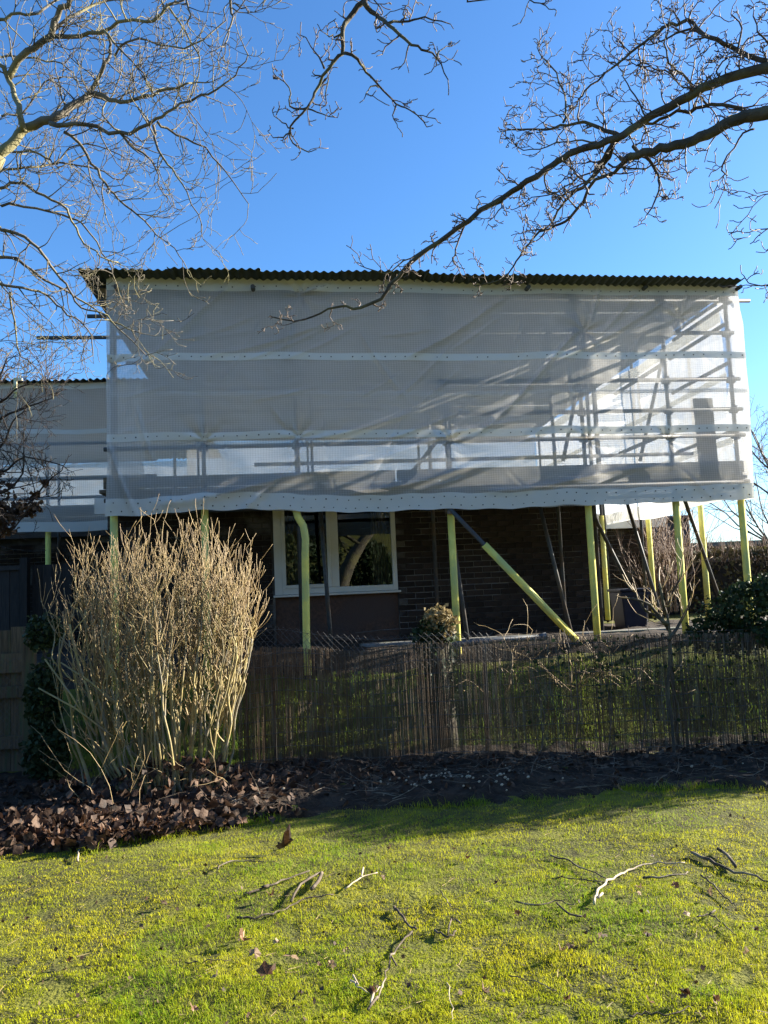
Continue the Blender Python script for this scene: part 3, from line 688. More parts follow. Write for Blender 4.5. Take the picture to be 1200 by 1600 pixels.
# ------------------------------------------------------------------ reed fence with chain link behind it
def fence_y(x): return 7.33 - 0.035 * (x + 1.3)
topp = [(300, 1012), (395, 1013), (470, 1012), (560, 1019), (640, 1006), (700, 1004), (770, 1000), (860, 992), (930, 992), (1040, 990), (1200, 988)]
tq = [at(p[0], p[1], fence_y(0.3)) for p in topp]
def reed_top(x): return np.interp(x, [q.x for q in tq], [q.z for q in tq])
fence = empty('reed_fence', (1.8, 7.3, 0)); tag(fence, 'long brown reed screen fence standing between the lawn bed and the house', 'fence')
rolls = [(-1.42, 0.62), (0.60, 2.62), (2.60, 5.2)]
for k, (xa, xb) in enumerate(rolls):
    n = int((xb - xa) / 0.0054); x = xa + (np.arange(n) + nr.uniform(-.26, .26, n)) * (xb - xa) / n
    keep = vn(x * 2.3, x * 0 + k, 71) + 0.35 * nr.random(n) < 1.26; x = x[keep]; n = len(x)
    zt = reed_top(x) + nr.normal(0, 0.007, n) - (nr.random(n) < 0.04) * nr.uniform(0, 0.12, n)
    zb = ground(x, x * 0 + 7.25) + nr.uniform(-.01, .03, n)
    r_ = nr.uniform(0.0021, 0.0033, n); lean = nr.normal(0, 0.004, n) + (nr.random(n) < 0.04) * nr.normal(0, 0.03, n); yy = fence_y(x) + nr.normal(0, 0.004, n) + 0.03 * (vn(x * 1.3, x * 0, 72) - .5)
    Vs = []
    for (zk, lk) in ((zb, 0), (zt, 1)):
        for q in range(4):
            an = q * math.pi / 2 + 0.6
            Vs.append(np.stack([x + lean * lk + r_ * math.cos(an), yy + r_ * math.sin(an) + (0.012 * lk * np.sin(x * 5)), zk], 1))
    Vv = np.stack(Vs, 1).reshape(-1, 3); base = (np.arange(n) * 8)[:, None, None]
    qf = np.array([[0, 1, 5, 4], [1, 2, 6, 5], [2, 3, 7, 6], [3, 0, 4, 7], [4, 5, 6, 7]])[None]
    npmesh('reed_panel', Vv, (base + qf).reshape(-1, 4), M['reed'], fence, kind='stuff')
for k in range(9):                                       # binding wires woven along the reeds
    g = MB(); t = 0.06 + k * 0.112
    xs = np.arange(-1.42, 5.2, 0.06)
    pts = [(x, fence_y(x) - 0.006 + 0.03 * (float(vn(x * 1.3, 0, 72)) - .5), gz(x, 7.25) + t * float(reed_top(x)) * 0.98 + 0.012 * math.sin(x * 3 + k)) for x in xs]
    g.tube(pts, 0.0024, 4); g.build('binding_wire', M['wire'], fence)
for x in (-1.1, 0.85, 2.55, 4.3):
    g = MB(); y = fence_y(x) + 0.10; g.tube([(x, y, -0.1), (x + 0.01, y, 1.0)], 0.016, 10); smooth_ang(g.build('post', M['darkwood'], fence))
# chain link
chain = empty('chain_link_fence', (0, 7.4, 0)); tag(chain, 'sagging wire chain link fence just behind the reed screen', 'fence')
def chainlink(x0, x1, yf, z0, ztopf, parent, step=0.052):
    g = MB(); n = int((x1 - x0) / step)
    for i in range(-24, n + 1):
        for sgn in (1, -1):
            pts = []
            for j in range(26):
                x = x0 + (i + (j if sgn > 0 else 26 - j)) * step; zt_ = ztopf(x)
                zz = zt_ - j * step
                if x < x0 or x > x1 or zz < z0: continue
                pts.append((x + 0.006 * math.sin(j * 2.1 + i), yf(x) + 0.004 * sgn * (1 if j % 2 else -1), zz + 0.006 * math.sin(i * 1.7 + j)))
            if len(pts) > 1: g.tube(pts, 0.0012, 4, cap=False)
    return g.build('wire_mesh', M['wire'], parent, kind='stuff')
ctz = [at(p[0], p[1], 7.42) for p in ((300, 985), (440, 978), (520, 990), (600, 994), (700, 985), (830, 990), (1200, 975))]
def chain_top(x): return float(np.interp(x, [q.x for q in ctz], [q.z for q in ctz]))
chainlink(-1.6, 1.0, lambda x: fence_y(x) + 0.045, 0.80, chain_top, chain, 0.062)
g = MB(); g.tube([(x, fence_y(x) + 0.05, chain_top(x) - 0.03) for x in np.arange(-1.6, 5.0, 0.15)], 0.002, 4); g.build('line_wire', M['wire'], chain)
g = MB(); g.tube([at(555, 989, 7.45), at(600, 984, 7.45), at(640, 982, 7.5)], 0.0022, 4); g.build('loose_wire', M['wire'], chain)

# wooden fence at the left edge
wf = empty('timber_fence', at(10, 1190, 7.3)); tag(wf, 'weathered timber panel fence with wire mesh at the left edge', 'fence')
a = at(44, 1100, 7.35)
g = MB(); g.box(a.x - 0.05, a.x + 0.05, 7.33, 7.42, -0.1, at(40, 985, 7.35).z); g.build('post', M['oldwood'], wf, bevel=0.006)
for k in range(9):
    x1 = a.x - 0.06 - k * 0.152; g = MB(); g.box(x1 - 0.142, x1, 7.44 + 0.012 * (k % 2), 7.46 + 0.012 * (k % 2), 0.06, at(20, 983, 7.45).z + rnd.uniform(-.01, .02)); g.build('board', M['oldwood'], wf)
for p0, p1 in ((1021, 1051), (1072, 1090), (1150, 1170)):
    g = MB(); g.box(a.x - 1.4, a.x - 0.03, 7.39, 7.435, at(20, p1, 7.4).z, at(20, p0, 7.4).z); g.build('rail', M['oldwood'], wf)
chainlink(a.x - 1.4, a.x - 0.02, lambda x: 7.36, 0.15, lambda x: 1.10, wf, 0.06)
# dark gate and boards deeper under the left scaffold
gt = empty('board_gate', at(20, 985, 10.6)); tag(gt, 'dark stained board gate under the left scaffold', 'gate')
ga = at(35, 900, 10.6); gtop = at(20, 884, 10.6).z
for k in range(12):
    x1 = ga.x - 0.04 - k * 0.135; g = MB(); g.box(x1 - 0.128, x1, 10.6, 10.62, 0.85, gtop); g.build('board', M['darkwood'], gt)
g = MB(); g.box(ga.x - 0.02, ga.x + 0.08, 10.56, 10.66, 0.8, at(30, 872, 10.6).z); g.build('post', M['darkwood'], gt)
g = MB(); g.box(ga.x - 1.7, ga.x - 0.025, 10.57, 10.597, gtop - 0.06, gtop); g.build('rail', M['darkwood'], gt)
for k in range(4):
    x1 = ga.x + 0.09 + k * 0.135; g = MB(); g.box(x1, x1 + 0.128, 10.7, 10.72, 0.85, gtop + 0.0); g.build('board', M['darkwood'], gt)
cl = MB(); p0 = at(-20, 847, 9.5); p1 = at(72, 860, 11.4); cl.tube([p0.lerp(p1, t) - Vector((0, 0, 0.05 * math.sin(math.pi * t))) for t in np.linspace(0, 1, 12)], 0.004, 5)
tag(cl.build('washing_line', M['wire']), 'thin pale line stretched below the left netting', 'line')

# kerb, pipe, bin, outbuilding, garage
k0 = MB(); pA = fac(690, 1003, 0.55); pB = fac(1050, 985, 0.9)
zk = 0.96; k0.fbox(uc - 3.3, UEND + 1.5, 0.62, 0.82, 0.75, zk)
tag(k0.build('edging_kerb', M['stone'], bevel=0.012), 'low concrete edging along the foot of the brick wall', 'kerb')
pp = MB(); a = at(700, 1008, 8.2); b = at(848, 996, 8.5); pp.tube([a, a.lerp(b, .5) + Vector((0, 0, .012)), b], 0.032, 10)
pp.tube([b - Vector((.03, 0, 0)), b + Vector((.04, .01, .01))], 0.042, 10)
tag(smooth_ang(pp.build('drain_pipe', M['pipe'])), 'dark grey pipe lying along the wall foot above the reed fence', 'pipe')
bn = empty('storage_bin', at(990, 965, 10.6)); tag(bn, 'dark navy plastic bin standing against the brick wall', 'bin')
b0 = at(966, 950, 10.6); b1 = at(1008, 950, 10.6); g = MB(); bz = at(970, 925, 10.6).z
n0 = 0; xs0, xs1 = b0.x, b1.x
g.v = [Vector(p) for p in ((xs0 + .04, 10.45, .9), (xs1 - .04, 10.45, .9), (xs1 - .04, 10.95, .9), (xs0 + .04, 10.95, .9), (xs0, 10.4, bz), (xs1, 10.4, bz), (xs1, 11, bz), (xs0, 11, bz))]
g.f = [(0, 3, 2, 1), (4, 5, 6, 7), (0, 1, 5, 4), (1, 2, 6, 5), (2, 3, 7, 6), (3, 0, 4, 7)]; g.build('body', M['navy'], bn, bevel=0.02)
g = MB(); g.box(xs0 - .02, xs1 + .02, 10.38, 11.02, bz + .002, bz + .04); g.build('lid', M['navy'], bn, bevel=0.015)
g = MB(); g.box(xs0 - .025, xs1 + .025, 10.385, 10.41, bz - .05, bz - .01); g.build('rim', M['navy'], bn)
ob = empty('outbuilding', at(1050, 850, 17)); tag(ob, 'dark flat topped outbuilding rising behind the hedge', 'outbuilding')
o0 = at(1018, 830, 17).x; o1 = at(1078, 830, 17).x; oz = at(1050, 806, 17).z
g = MB(); g.box(o0, o1, 17, 20, 0.8, oz - 0.12); g.build('wall', M['slate'], ob, bevel=0.01)
for k in range(int((o1 - o0) / 0.15) + 1):
    x = o0 + k * 0.15
    if x + .14 <= o1 + .01: g = MB(); g.box(x, x + 0.14, 16.975, 16.998, 0.85, oz - 0.14); g.build('cladding_board', M['slate'], ob)
g = MB(); g.box(o0 - 0.08, o1 + 0.08, 16.9, 20.1, oz - 0.118, oz); g.build('roof', M['slate'], ob, bevel=0.05)
gar = empty('garage', at(1140, 850, 24)); tag(gar, 'low pale flat roofed garage beyond the hedge at the right', 'garage')
gz1 = at(1140, 847, 24).z; gx0 = at(1072, 847, 24).x
g = MB(); g.box(gx0, gx0 + 9, 24.1, 29, 0.8, gz1 - 0.16); g.build('wall', M['mortar'], gar)
g = MB(); g.box(gx0 - 0.2, gx0 + 9.2, 23.9, 29.2, gz1 - 0.155, gz1); g.build('roof', M['felt'], gar)
g = MB(); g.box(gx0 - 0.2, gx0 + 9.2, 23.86, 23.898, gz1 - 0.10, gz1 + 0.015); g.build('fascia', M['stone'], gar)
for k in range(3):
    g = MB(); g.box(gx0 + 0.5 + k * 2.9, gx0 + 2.9 + k * 2.9, 24.06, 24.098, 0.85, gz1 - 0.3); g.build('door', M['slate'], gar)

# ================================================================== PLANTS
def rv(s=1.0): return Vector((rnd.gauss(0, s), rnd.gauss(0, s), rnd.gauss(0, s)))
def twig(mb, p, d, L, r, gen, spec, sides=4):
    """one shoot, bending as it goes, and its side shoots"""
    n = spec.get('seg', 5); pts = [p.copy()]; rr = [r]; d = d.normalized(); st = L / n
    kids = []
    for i in range(n):
        d = (d + rv(spec['wig']) + Vector((0, 0, spec['up']))).normalized()
        p = p + d * st; pts.append(p); rr.append(max(spec['rmin'], r * (1 - (1 - spec['tip']) * (i + 1) / n)))
        if gen > 0:
            for _ in range(spec['kids']):
                if rnd.random() < spec['pk']:
                    a = d.orthogonal().normalized(); a = Matrix.Rotation(rnd.uniform(0, 6.283), 3, d) @ a
                    kd = (d * spec.get('fwd', 0.7) + a * rnd.uniform(0.5, 1.1)).normalized()
                    kids.append((p.copy(), kd, L * rnd.uniform(*spec['kl']), max(spec['rmin'], rr[-1] * 0.65)))
    mb.tube(pts, rr, sides)
    for k in kids: twig(mb, *k, gen - 1, spec, 4 if gen > 1 else 3)
def densify(pts, n=3):
    out = []
    for i in range(len(pts) - 1):
        p0 = pts[max(i - 1, 0)]; p1 = pts[i]; p2 = pts[i + 1]; p3 = pts[min(i + 2, len(pts) - 1)]
        for k in range(n):
            t = k / n
            out.append(0.5 * ((2 * p1) + (p2 - p0) * t + (2 * p0 - 5 * p1 + 4 * p2 - p3) * t * t + (3 * p1 - p0 - 3 * p2 + p3) * t ** 3))
    out.append(pts[-1]); return out
def limb(mb, tw, trace, Y0, Y1, w0, w1, spec, gen, gap, tl, start=None, jit=0.010, upb=0.0, tipshoot=True):
    """trace: pixel polyline of a branch, at distances Y0..Y1; w: widths in photo pixels"""
    n = len(trace); P = [at(x, y, Y0 + (Y1 - Y0) * i / (n - 1) + rnd.uniform(-.06, .06)) for i, (x, y) in enumerate(trace)]
    W = [(w0 + (w1 - w0) * (i / (n - 1)) ** 0.8) * 0.5 * P[i].y / FPX for i in range(n)]
    if start is not None:
        e = P[0] + (P[0] - P[1]).normalized() * 0.3; L_ = (e - start).length
        Q = [start] + [start.lerp(e, t) + Vector((0, 0, .10 * L_ * math.sin(math.pi * t) * (.5 + .5 * rnd.random()))) + rv(.028 * L_) for t in (.25, .5, .75)] + [e, P[0]]
        Q = densify(Q, 3); nq = len(Q); mb.tube(Q, [W[0] * (1.9 - .9 * k_ / (nq - 1)) for k_ in range(nq)], 8)
        for k_ in range(5, nq - 2, 2):
            if rnd.random() < .8: twig(tw, Q[k_], (Q[k_ + 1] - Q[k_]).normalized() * .5 + rv(.6), rnd.uniform(*tl) * 1.3, min(W[0] * .6, spec['r']), min(gen, 2), spec)
    m = 3; D = densify(P, m); rad = []
    for i in range(len(D)):
        t = i / m; k = min(int(t), len(W) - 2); rad.append(W[k] + (W[k + 1] - W[k]) * (t - k))
    D = [d + rv(jit * 0.35) for d in D]
    mb.tube(D, rad, 8 if w0 > 6 else 6)
    acc = rnd.uniform(0, gap)
    for i in range(len(D) - 1):
        seg = D[i + 1] - D[i]; acc += seg.length
        while acc > gap:
            acc -= gap * rnd.uniform(0.6, 1.4)
            d = seg.normalized(); a = d.orthogonal().normalized(); a = Matrix.Rotation(rnd.uniform(0, 6.283), 3, d) @ a
            a.y *= 0.8
            kd = (d * 0.55 + a + Vector((0, 0, upb))).normalized()
            twig(tw, D[i] + seg * rnd.random(), kd, rnd.uniform(*tl), min(rad[i] * 0.6, spec['r']), gen, spec)
    if tipshoot:
        d = (D[-1] - D[-2]).normalized()
        for _ in range(1): twig(tw, D[-1], (d + rv(.4)).normalized(), rnd.uniform(*tl) * .6, rad[-1], max(gen - 1, 0), spec)

# ---- left tree
spL = dict(seg=6, wig=0.20, up=0.05, rmin=0.0022, tip=0.35, kids=1, pk=0.46, kl=(0.35, 0.65), r=0.0060, fwd=0.9)
tb, tt = MB(), MB()
LT = Vector((-5.0, 5.4, 0))
def lst(z): return Vector((LT.x, LT.y, z))
T_ = [([(0, 245), (15, 225), (40, 200), (80, 185), (110, 170), (140, 145)], 5.2, 5.3, 19, 12, 3.6),
 ([(142, 143), (157, 109), (172, 86), (169, 60)], 5.3, 5.1, 8, 4, None),
 ([(142, 143), (170, 155), (200, 157), (240, 145), (265, 138), (300, 130)], 5.3, 5.0, 9, 3, None),
 ([(34, 202), (28, 165), (13, 124), (0, 100)], 5.2, 5.4, 11, 7, None),
 ([(13, 124), (41, 81), (75, 56), (90, 26), (112, 0), (125, -30)], 5.4, 5.2, 12, 9, None),
 ([(75, 60), (124, 54), (165, 47), (195, 34), (240, 32), (262, 8)], 5.3, 5.0, 8, 4, None),
 ([(80, 45), (120, 19), (165, 2), (200, -5)], 5.3, 5.6, 6, 3, None),
 ([(79, 191), (94, 197), (131, 193), (188, 208), (232, 195), (262, 176), (300, 157), (337, 139), (367, 116), (388, 86)], 5.25, 4.9, 9, 2, None),
 ([(101, 206), (131, 232), (150, 266), (172, 296), (195, 322), (225, 345), (244, 364), (262, 380), (288, 405)], 5.3, 5.6, 6, 1.6, None),
 ([(188, 210), (225, 240), (244, 262), (251, 296)], 5.2, 5.4, 5, 1.8, None),
 ([(240, 195), (247, 232), (270, 262), (292, 300), (315, 349)], 5.1, 5.0, 5, 1.5, None),
 ([(244, 191), (277, 210), (319, 232), (356, 274), (390, 318)], 5.1, 5.3, 5, 1.3, None),
 ([(0, 296), (30, 285), (56, 300), (94, 319), (112, 345), (131, 379), (157, 401), (187, 412)], 5.6, 5.9, 6, 2, 3.2),
 ([(0, 356), (37, 371), (67, 397), (86, 424), (109, 454), (124, 480), (165, 491), (195, 525), (225, 551)], 5.5, 5.8, 6, 1.5, 3.0),
 ([(0, 401), (30, 405), (60, 431), (94, 450), (135, 476), (176, 502), (210, 517)], 5.9, 6.2, 6, 1.6, 2.8),
 ([(0, 442), (37, 450), (75, 461), (94, 484), (124, 502), (142, 525), (146, 555)], 5.7, 5.9, 5, 1.6, 2.7),
 ([(15, 455), (22, 502), (34, 555), (56, 572)], 5.8, 5.9, 4, 1.5, None),
 ([(0, 320), (56, 326), (100, 338), (128, 350), (160, 395), (178, 430), (190, 470)], 5.9, 6.3, 5, 1.5, 2.9),
 ([(0, 265), (40, 262), (90, 255), (140, 262), (190, 280)], 5.6, 5.8, 5, 1.8, 3.1),
 ([(0, 225), (20, 236), (60, 238), (85, 255), (110, 232), (150, 228), (200, 250)], 5.6, 5.7, 4.5, 1.6, None),
 ([(262, 8), (300, 67), (311, 101), (300, 150)], 5.0, 4.9, 3.5, 1.6, None),
 ([(360, -5), (362, 30), (356, 56), (352, 79)], 4.8, 4.8, 5, 2, None),
 ([(290, -10), (296, 25), (292, 40)], 4.8, 4.8, 4, 2, None),
 ([(362, 6), (385, 14), (390, 20)], 4.8, 4.8, 3, 1.5, None),
 ([(0, 30), (30, 20), (60, 22), (85, 0)], 5.6, 5.6, 6, 4, 4.8),
 ([(175, 86), (215, 60), (260, 72), (300, 70), (345, 40), (350, 10)], 5.1, 4.9, 4, 2, None),
 ([(165, 47), (185, 75), (215, 100), (235, 140)], 5.1, 5.0, 4, 2, None),
 ([(188, 208), (160, 180), (175, 150), (190, 110), (185, 60)], 5.3, 5.4, 3.5, 1.6, None),
 ([(0, 180), (35, 178), (60, 140), (90, 120), (120, 125)], 5.9, 6.0, 4, 2, 3.9),
 ([(0, 90), (55, 92), (95, 100), (120, 120)], 5.9, 6.0, 4, 2, 4.6)]
for tr_, Ya, Yb, wa, wb, zst in T_:
    g1 = 2 if wa > 3 else 1
    limb(tb, tt, tr_, Ya, Yb, wa, wb, spL, g1, 0.11, (0.16, 0.52), None if zst is None else lst(zst), upb=0.12, jit=0.022)
g = MB(); g.tube(densify([lst(-0.1), lst(1.0) + Vector((.03, .02, 0)), lst(2.5), lst(3.6) + Vector((-.05, 0, 0)), lst(5.0) + Vector((.05, .1, 0)), lst(6.5) + Vector((.25, .2, 0)), lst(8) + Vector((.2, .1, 0))]),
                 [0.30, 0.26, 0.24, 0.23, 0.225, 0.22, 0.215, .21, .205, .2, .19, .175, .16, .14, .12, .10, .08, .06, .05], 14)
t1 = empty('bare_tree', lst(0)); tag(t1, 'bare tree with pale sunlit twigs reaching in from the left', 'tree')
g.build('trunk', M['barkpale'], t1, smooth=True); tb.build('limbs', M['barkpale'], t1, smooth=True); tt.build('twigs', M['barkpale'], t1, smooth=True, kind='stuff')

# ---- right tree
spR = dict(seg=6, wig=0.30, up=0.06, rmin=0.0028, tip=0.5, kids=1, pk=0.55, kl=(0.3, 0.6), r=0.0062, fwd=0.7)
tb, tt = MB(), MB(); RT_ = Vector((6.5, 3.4, 0))
def rst(z): return Vector((RT_.x, RT_.y, z))
T_ = [([(1215, 100), (1162, 116), (1125, 127), (1087, 144), (1050, 165), (1012, 184), (975, 210), (937, 225), (892, 240), (862, 259), (825, 285), (787, 307), (733, 344), (685, 378), (640, 412), (613, 443), (596, 467), (561, 481), (534, 478), (510, 485), (476, 500), (427, 497)], 4.5, 5.6, 19, 2.2, 3.6, 2),
 ([(1215, 174), (1170, 180), (1144, 191), (1106, 208), (1069, 223), (1031, 232), (1005, 240), (980, 246)], 4.4, 4.8, 24, 12, 3.2, 2),
 ([(985, 243), (960, 270), (930, 281), (900, 330), (874, 349), (844, 364), (817, 390), (802, 416), (780, 439), (740, 447)], 4.8, 5.4, 7, 1.8, None, 2),
 ([(1200, 98), (1155, 79), (1121, 62), (1095, 51), (1080, 32), (1057, 38), (1035, 45), (1005, 67), (975, 90), (945, 116), (915, 142), (900, 165), (880, 190)], 4.5, 5.0, 9, 2, None, 2),
 ([(1095, 54), (1069, 47), (1035, 64), (1012, 70)], 4.7, 4.8, 5, 2, None, 2),
 ([(970, 212), (937, 199), (915, 191), (885, 195), (855, 202), (810, 202), (784, 208)], 4.9, 5.2, 8, 2, None, 2),
 ([(960, 222), (945, 255), (919, 285), (892, 307), (870, 330), (855, 356), (825, 360)], 4.9, 5.3, 8, 2, None, 2),
 ([(975, 212), (950, 235), (935, 262), (915, 290)], 4.9, 4.9, 10, 5, None, 1),
 ([(990, 195), (1020, 191), (1057, 176), (1087, 172), (1110, 165), (1140, 165), (1166, 171)], 4.8, 4.5, 5, 6, None, 2),
 ([(990, 228), (1012, 247), (1027, 274), (1027, 300), (1012, 337)], 4.8, 4.7, 7, 2, None, 2),
 ([(1181, 199), (1155, 217), (1129, 255), (1132, 274), (1110, 283)], 4.5, 4.4, 4, 1.8, None, 1),
 ([(881, 190), (885, 161), (870, 112), (847, 90), (840, 67)], 5.0, 5.1, 4, 1.6, None, 2),
 ([(1087, 144), (1065, 112), (1046, 101), (1039, 67), (1046, 19)], 4.7, 4.6, 5, 2, None, 2),
 ([(1130, 128), (1120, 110), (1140, 90), (1180, 85)], 4.6, 4.5, 4, 2, None, 2),
 ([(1153, 78), (1159, 45), (1144, 24)], 4.6, 4.5, 4, 2, None, 1),
 ([(1210, 80), (1185, 50), (1175, 14)], 4.5, 4.4, 4, 2, 4.3, 2),
 ([(1240, 440), (1200, 446), (1174, 446), (1162, 428)], 4.3, 4.3, 3.5, 1.6, 2.6, 1),
 ([(1230, 350), (1195, 358), (1165, 362)], 4.3, 4.3, 3, 1.4, 2.7, 1),
 ([(1230, 298), (1200, 303), (1178, 309)], 4.3, 4.3, 3, 1.4, 2.8, 1),
 ([(733, 344), (725, 356), (717, 372), (708, 398), (710, 412)], 5.2, 5.1, 4, 2, None, 1),
 ([(700, 372), (680, 384), (660, 392), (632, 408), (600, 428), (562, 414)], 5.3, 5.2, 4, 1.6, None, 1),
 ([(745, 330), (747, 318), (744, 305)], 5.2, 5.1, 3, 1.5, None, 1),
 ([(862, 259), (850, 275), (860, 300), (880, 315), (875, 345)], 5.0, 5.1, 3.5, 1.6, None, 2),
 ([(930, 225), (900, 218), (870, 225), (830, 235), (800, 225)], 5.0, 5.0, 3.5, 1.6, None, 2),
 ([(945, 262), (905, 275), (870, 300), (830, 310), (800, 330)], 5.0, 5.2, 3.5, 1.5, None, 2),
 ([(1010, 185), (990, 150), (975, 120), (965, 100)], 4.8, 4.9, 3.5, 1.6, None, 2),
 ([(950, 255), (985, 262), (1010, 262), (1050, 235)], 4.8, 4.8, 4, 2, None, 1),
 ([(1105, 165), (1090, 145), (1060, 128), (1040, 110), (1000, 105), (985, 95)], 4.7, 4.9, 4, 1.6, None, 2)]
for i, (tr_, Ya, Yb, wa, wb, zst, gen) in enumerate(T_):
    gap = 0.085 if i not in (0, 1) else 0.12
    limb(tb, tt, tr_, Ya, Yb, wa, wb, spR, gen, gap, (0.09, 0.30) if i else (0.08, 0.22), None if zst is None else rst(zst), upb=0.15, jit=0.016)
g = MB(); g.tube(densify([rst(-0.1), rst(1), rst(2.4), rst(3.4), rst(4.6) + Vector((-.1, .1, 0)), rst(6) + Vector((-.1, .3, 0)), rst(7.5) + Vector((.2, .4, 0))]),
                 [0.34, 0.3, 0.28, 0.27, .26, .25, .245, .24, .235, .23, .22, .2, .18, .16, .14, .12, .1, .08, .06], 14)
t2 = empty('bare_tree', rst(0)); tag(t2, 'bare tree with dark thick limbs reaching across from the right', 'tree')
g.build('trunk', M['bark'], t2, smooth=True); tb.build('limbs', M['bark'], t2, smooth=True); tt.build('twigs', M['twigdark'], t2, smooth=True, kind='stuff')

# ---- tree behind the camera: its bough hangs into the top of the picture, its trunk shows in the window glass
tb, tt = MB(), MB(); CT = Vector((1.45, -3.0, 0.1))
T_ = [([(585, -35), (568, 0), (544, 27), (536, 52), (536, 82), (513, 107), (493, 144), (481, 168), (455, 198), (457, 223), (482, 237)], 4.2, 4.5, 11, 1.8, 4.6, 1),
 ([(537, 82), (558, 91), (572, 113), (592, 134), (620, 161), (640, 172), (668, 199)], 4.3, 4.4, 6, 1.8, None, 1),
 ([(568, 3), (589, 24), (606, 38), (634, 62), (661, 79), (682, 91), (699, 125)], 4.2, 4.1, 9, 1.8, None, 1),
 ([(606, 34), (637, 34), (661, 26), (699, 36)], 4.2, 4.1, 5, 1.8, None, 1),
 ([(481, 168), (452, 165), (452, 137), (427, 113)], 4.5, 4.6, 4, 1.5, None, 2),
 ([(507, 107), (493, 82), (470, 52)], 4.4, 4.5, 4, 1.5, None, 1),
 ([(495, 140), (515, 120), (508, 150), (510, 165)], 4.4, 4.5, 3, 1.5, None, 1),
 ([(536, 52), (520, 58), (506, 52)], 4.3, 4.3, 4, 1.5, None, 1),
 ([(457, 200), (440, 192), (425, 174)], 4.5, 4.5, 3, 1.2, None, 1), ([(455, 208), (435, 217), (419, 206)], 4.5, 4.5, 3, 1.2, None, 1),
 ([(480, 170), (505, 178), (530, 184)], 4.5, 4.4, 3, 1.2, None, 1), ([(592, 134), (575, 140), (568, 155)], 4.4, 4.3, 3, 1.2, None, 0),
 ([(620, 161), (614, 180), (620, 198)], 4.4, 4.3, 3, 1.2, None, 1), ([(630, 40), (632, 20), (640, 0)], 4.2, 4.2, 3, 1.5, None, 1),
 ([(682, 91), (690, 75), (710, 72)], 4.1, 4.1, 3, 1.2, None, 1), ([(800, -12), (815, -2), (845, 6), (863, 13)], 4.2, 4.2, 3, 1.5, 5.4, 1), ([(560, -8), (590, 4), (600, 20)], 4.2, 4.2, 3, 2, None, 1)]
for i, (tr_, Ya, Yb, wa, wb, zst, gen) in enumerate(T_):
    P0 = None if zst is None else Vector((CT.x + 1.8, CT.y + .4, 5.2))
    limb(tb, tt, tr_, Ya, Yb, wa, wb, spR, gen, 0.11, (0.05, 0.17), P0, upb=0.05, jit=0.014)
g = MB(); c0 = CT
g.tube(densify([c0 + Vector(p) for p in ((0, 0, -.2), (.12, 0, .9), (.33, 0, 1.8), (.6, 0, 2.4), (1.0, 0, 3.0), (1.5, .1, 3.7), (1.9, .5, 5.4))]), [0.27, 0.25, 0.24, 0.23, .225, .22, .215, .21, .2, .19, .18, .17, .16, .14, .13, .11, .09, .08, .06], 14)
for q in range(9):
    an = q * 0.7 - 3; twig(tb, c0 + Vector((.9 + q * .12, .1, 2.9 + q * .28)), Vector((math.cos(an), math.sin(an) * .8 - .4, 0.5)), 2.4, 0.07, 2, dict(seg=6, wig=.16, up=.06, rmin=.004, tip=.4, kids=1, pk=.55, kl=(.35, .6), r=.05))
t3 = empty('bare_tree', CT); tag(t3, 'bare tree whose single bough hangs down at the top centre', 'tree')
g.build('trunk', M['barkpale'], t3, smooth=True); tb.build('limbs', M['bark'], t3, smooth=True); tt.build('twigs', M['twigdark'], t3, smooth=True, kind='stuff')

# ---- leaves as small folded faces
LEAF = [(0, 0, 0), (0.30, 0.18, .06), (0.5, 0.52, .10), (0.22, 0.74, .05), (0, 1.0, -.05), (-0.22, 0.74, .05), (-0.5, 0.52, .10), (-0.30, 0.18, .06)]
LF = [(0, 1, 2, 3), (0, 3, 4, 5), (0, 5, 6, 7)]
def leafcloud(n, posfun, size, sd=1):
    r_ = np.random.default_rng(sd); P = posfun(n, r_); n = len(P)
    q = r_.normal(size=(n, 3)); q /= np.linalg.norm(q, axis=1)[:, None]; w = r_.normal(size=(n, 3))
    a_ = np.cross(q, w); a_ /= np.linalg.norm(a_, axis=1)[:, None]; c_ = np.cross(q, a_)
    s = r_.uniform(*size, n)[:, None]; L = np.array(LEAF)
    Vv = P[:, None, :] + (a_[:, None, :] * L[None, :, 0:1] + c_[:, None, :] * L[None, :, 1:2] + q[:, None, :] * L[None, :, 2:3]) * s[:, None, :]
    Fv = (np.arange(n) * 8)[:, None, None] + np.array(LF)[None]
    return Vv.reshape(-1, 3), Fv.reshape(-1, 4)
def blob(cx, cy, cz, rx, ry, rz, sd=0, shell=0.55):
    def f(n, r_):
        d = r_.normal(size=(n, 3)); d /= np.linalg.norm(d, axis=1)[:, None]
        k = 0.72 + 0.55 * vn(d[:, 0] * 3 + sd, d[:, 2] * 3 + d[:, 1] * 2, 80 + sd)
        rr = (shell + (1 - shell) * r_.random(n) ** 0.6) * k
        return np.stack([cx + d[:, 0] * rr * rx, cy + d[:, 1] * rr * ry, cz + d[:, 2] * rr * rz], 1)
    return f

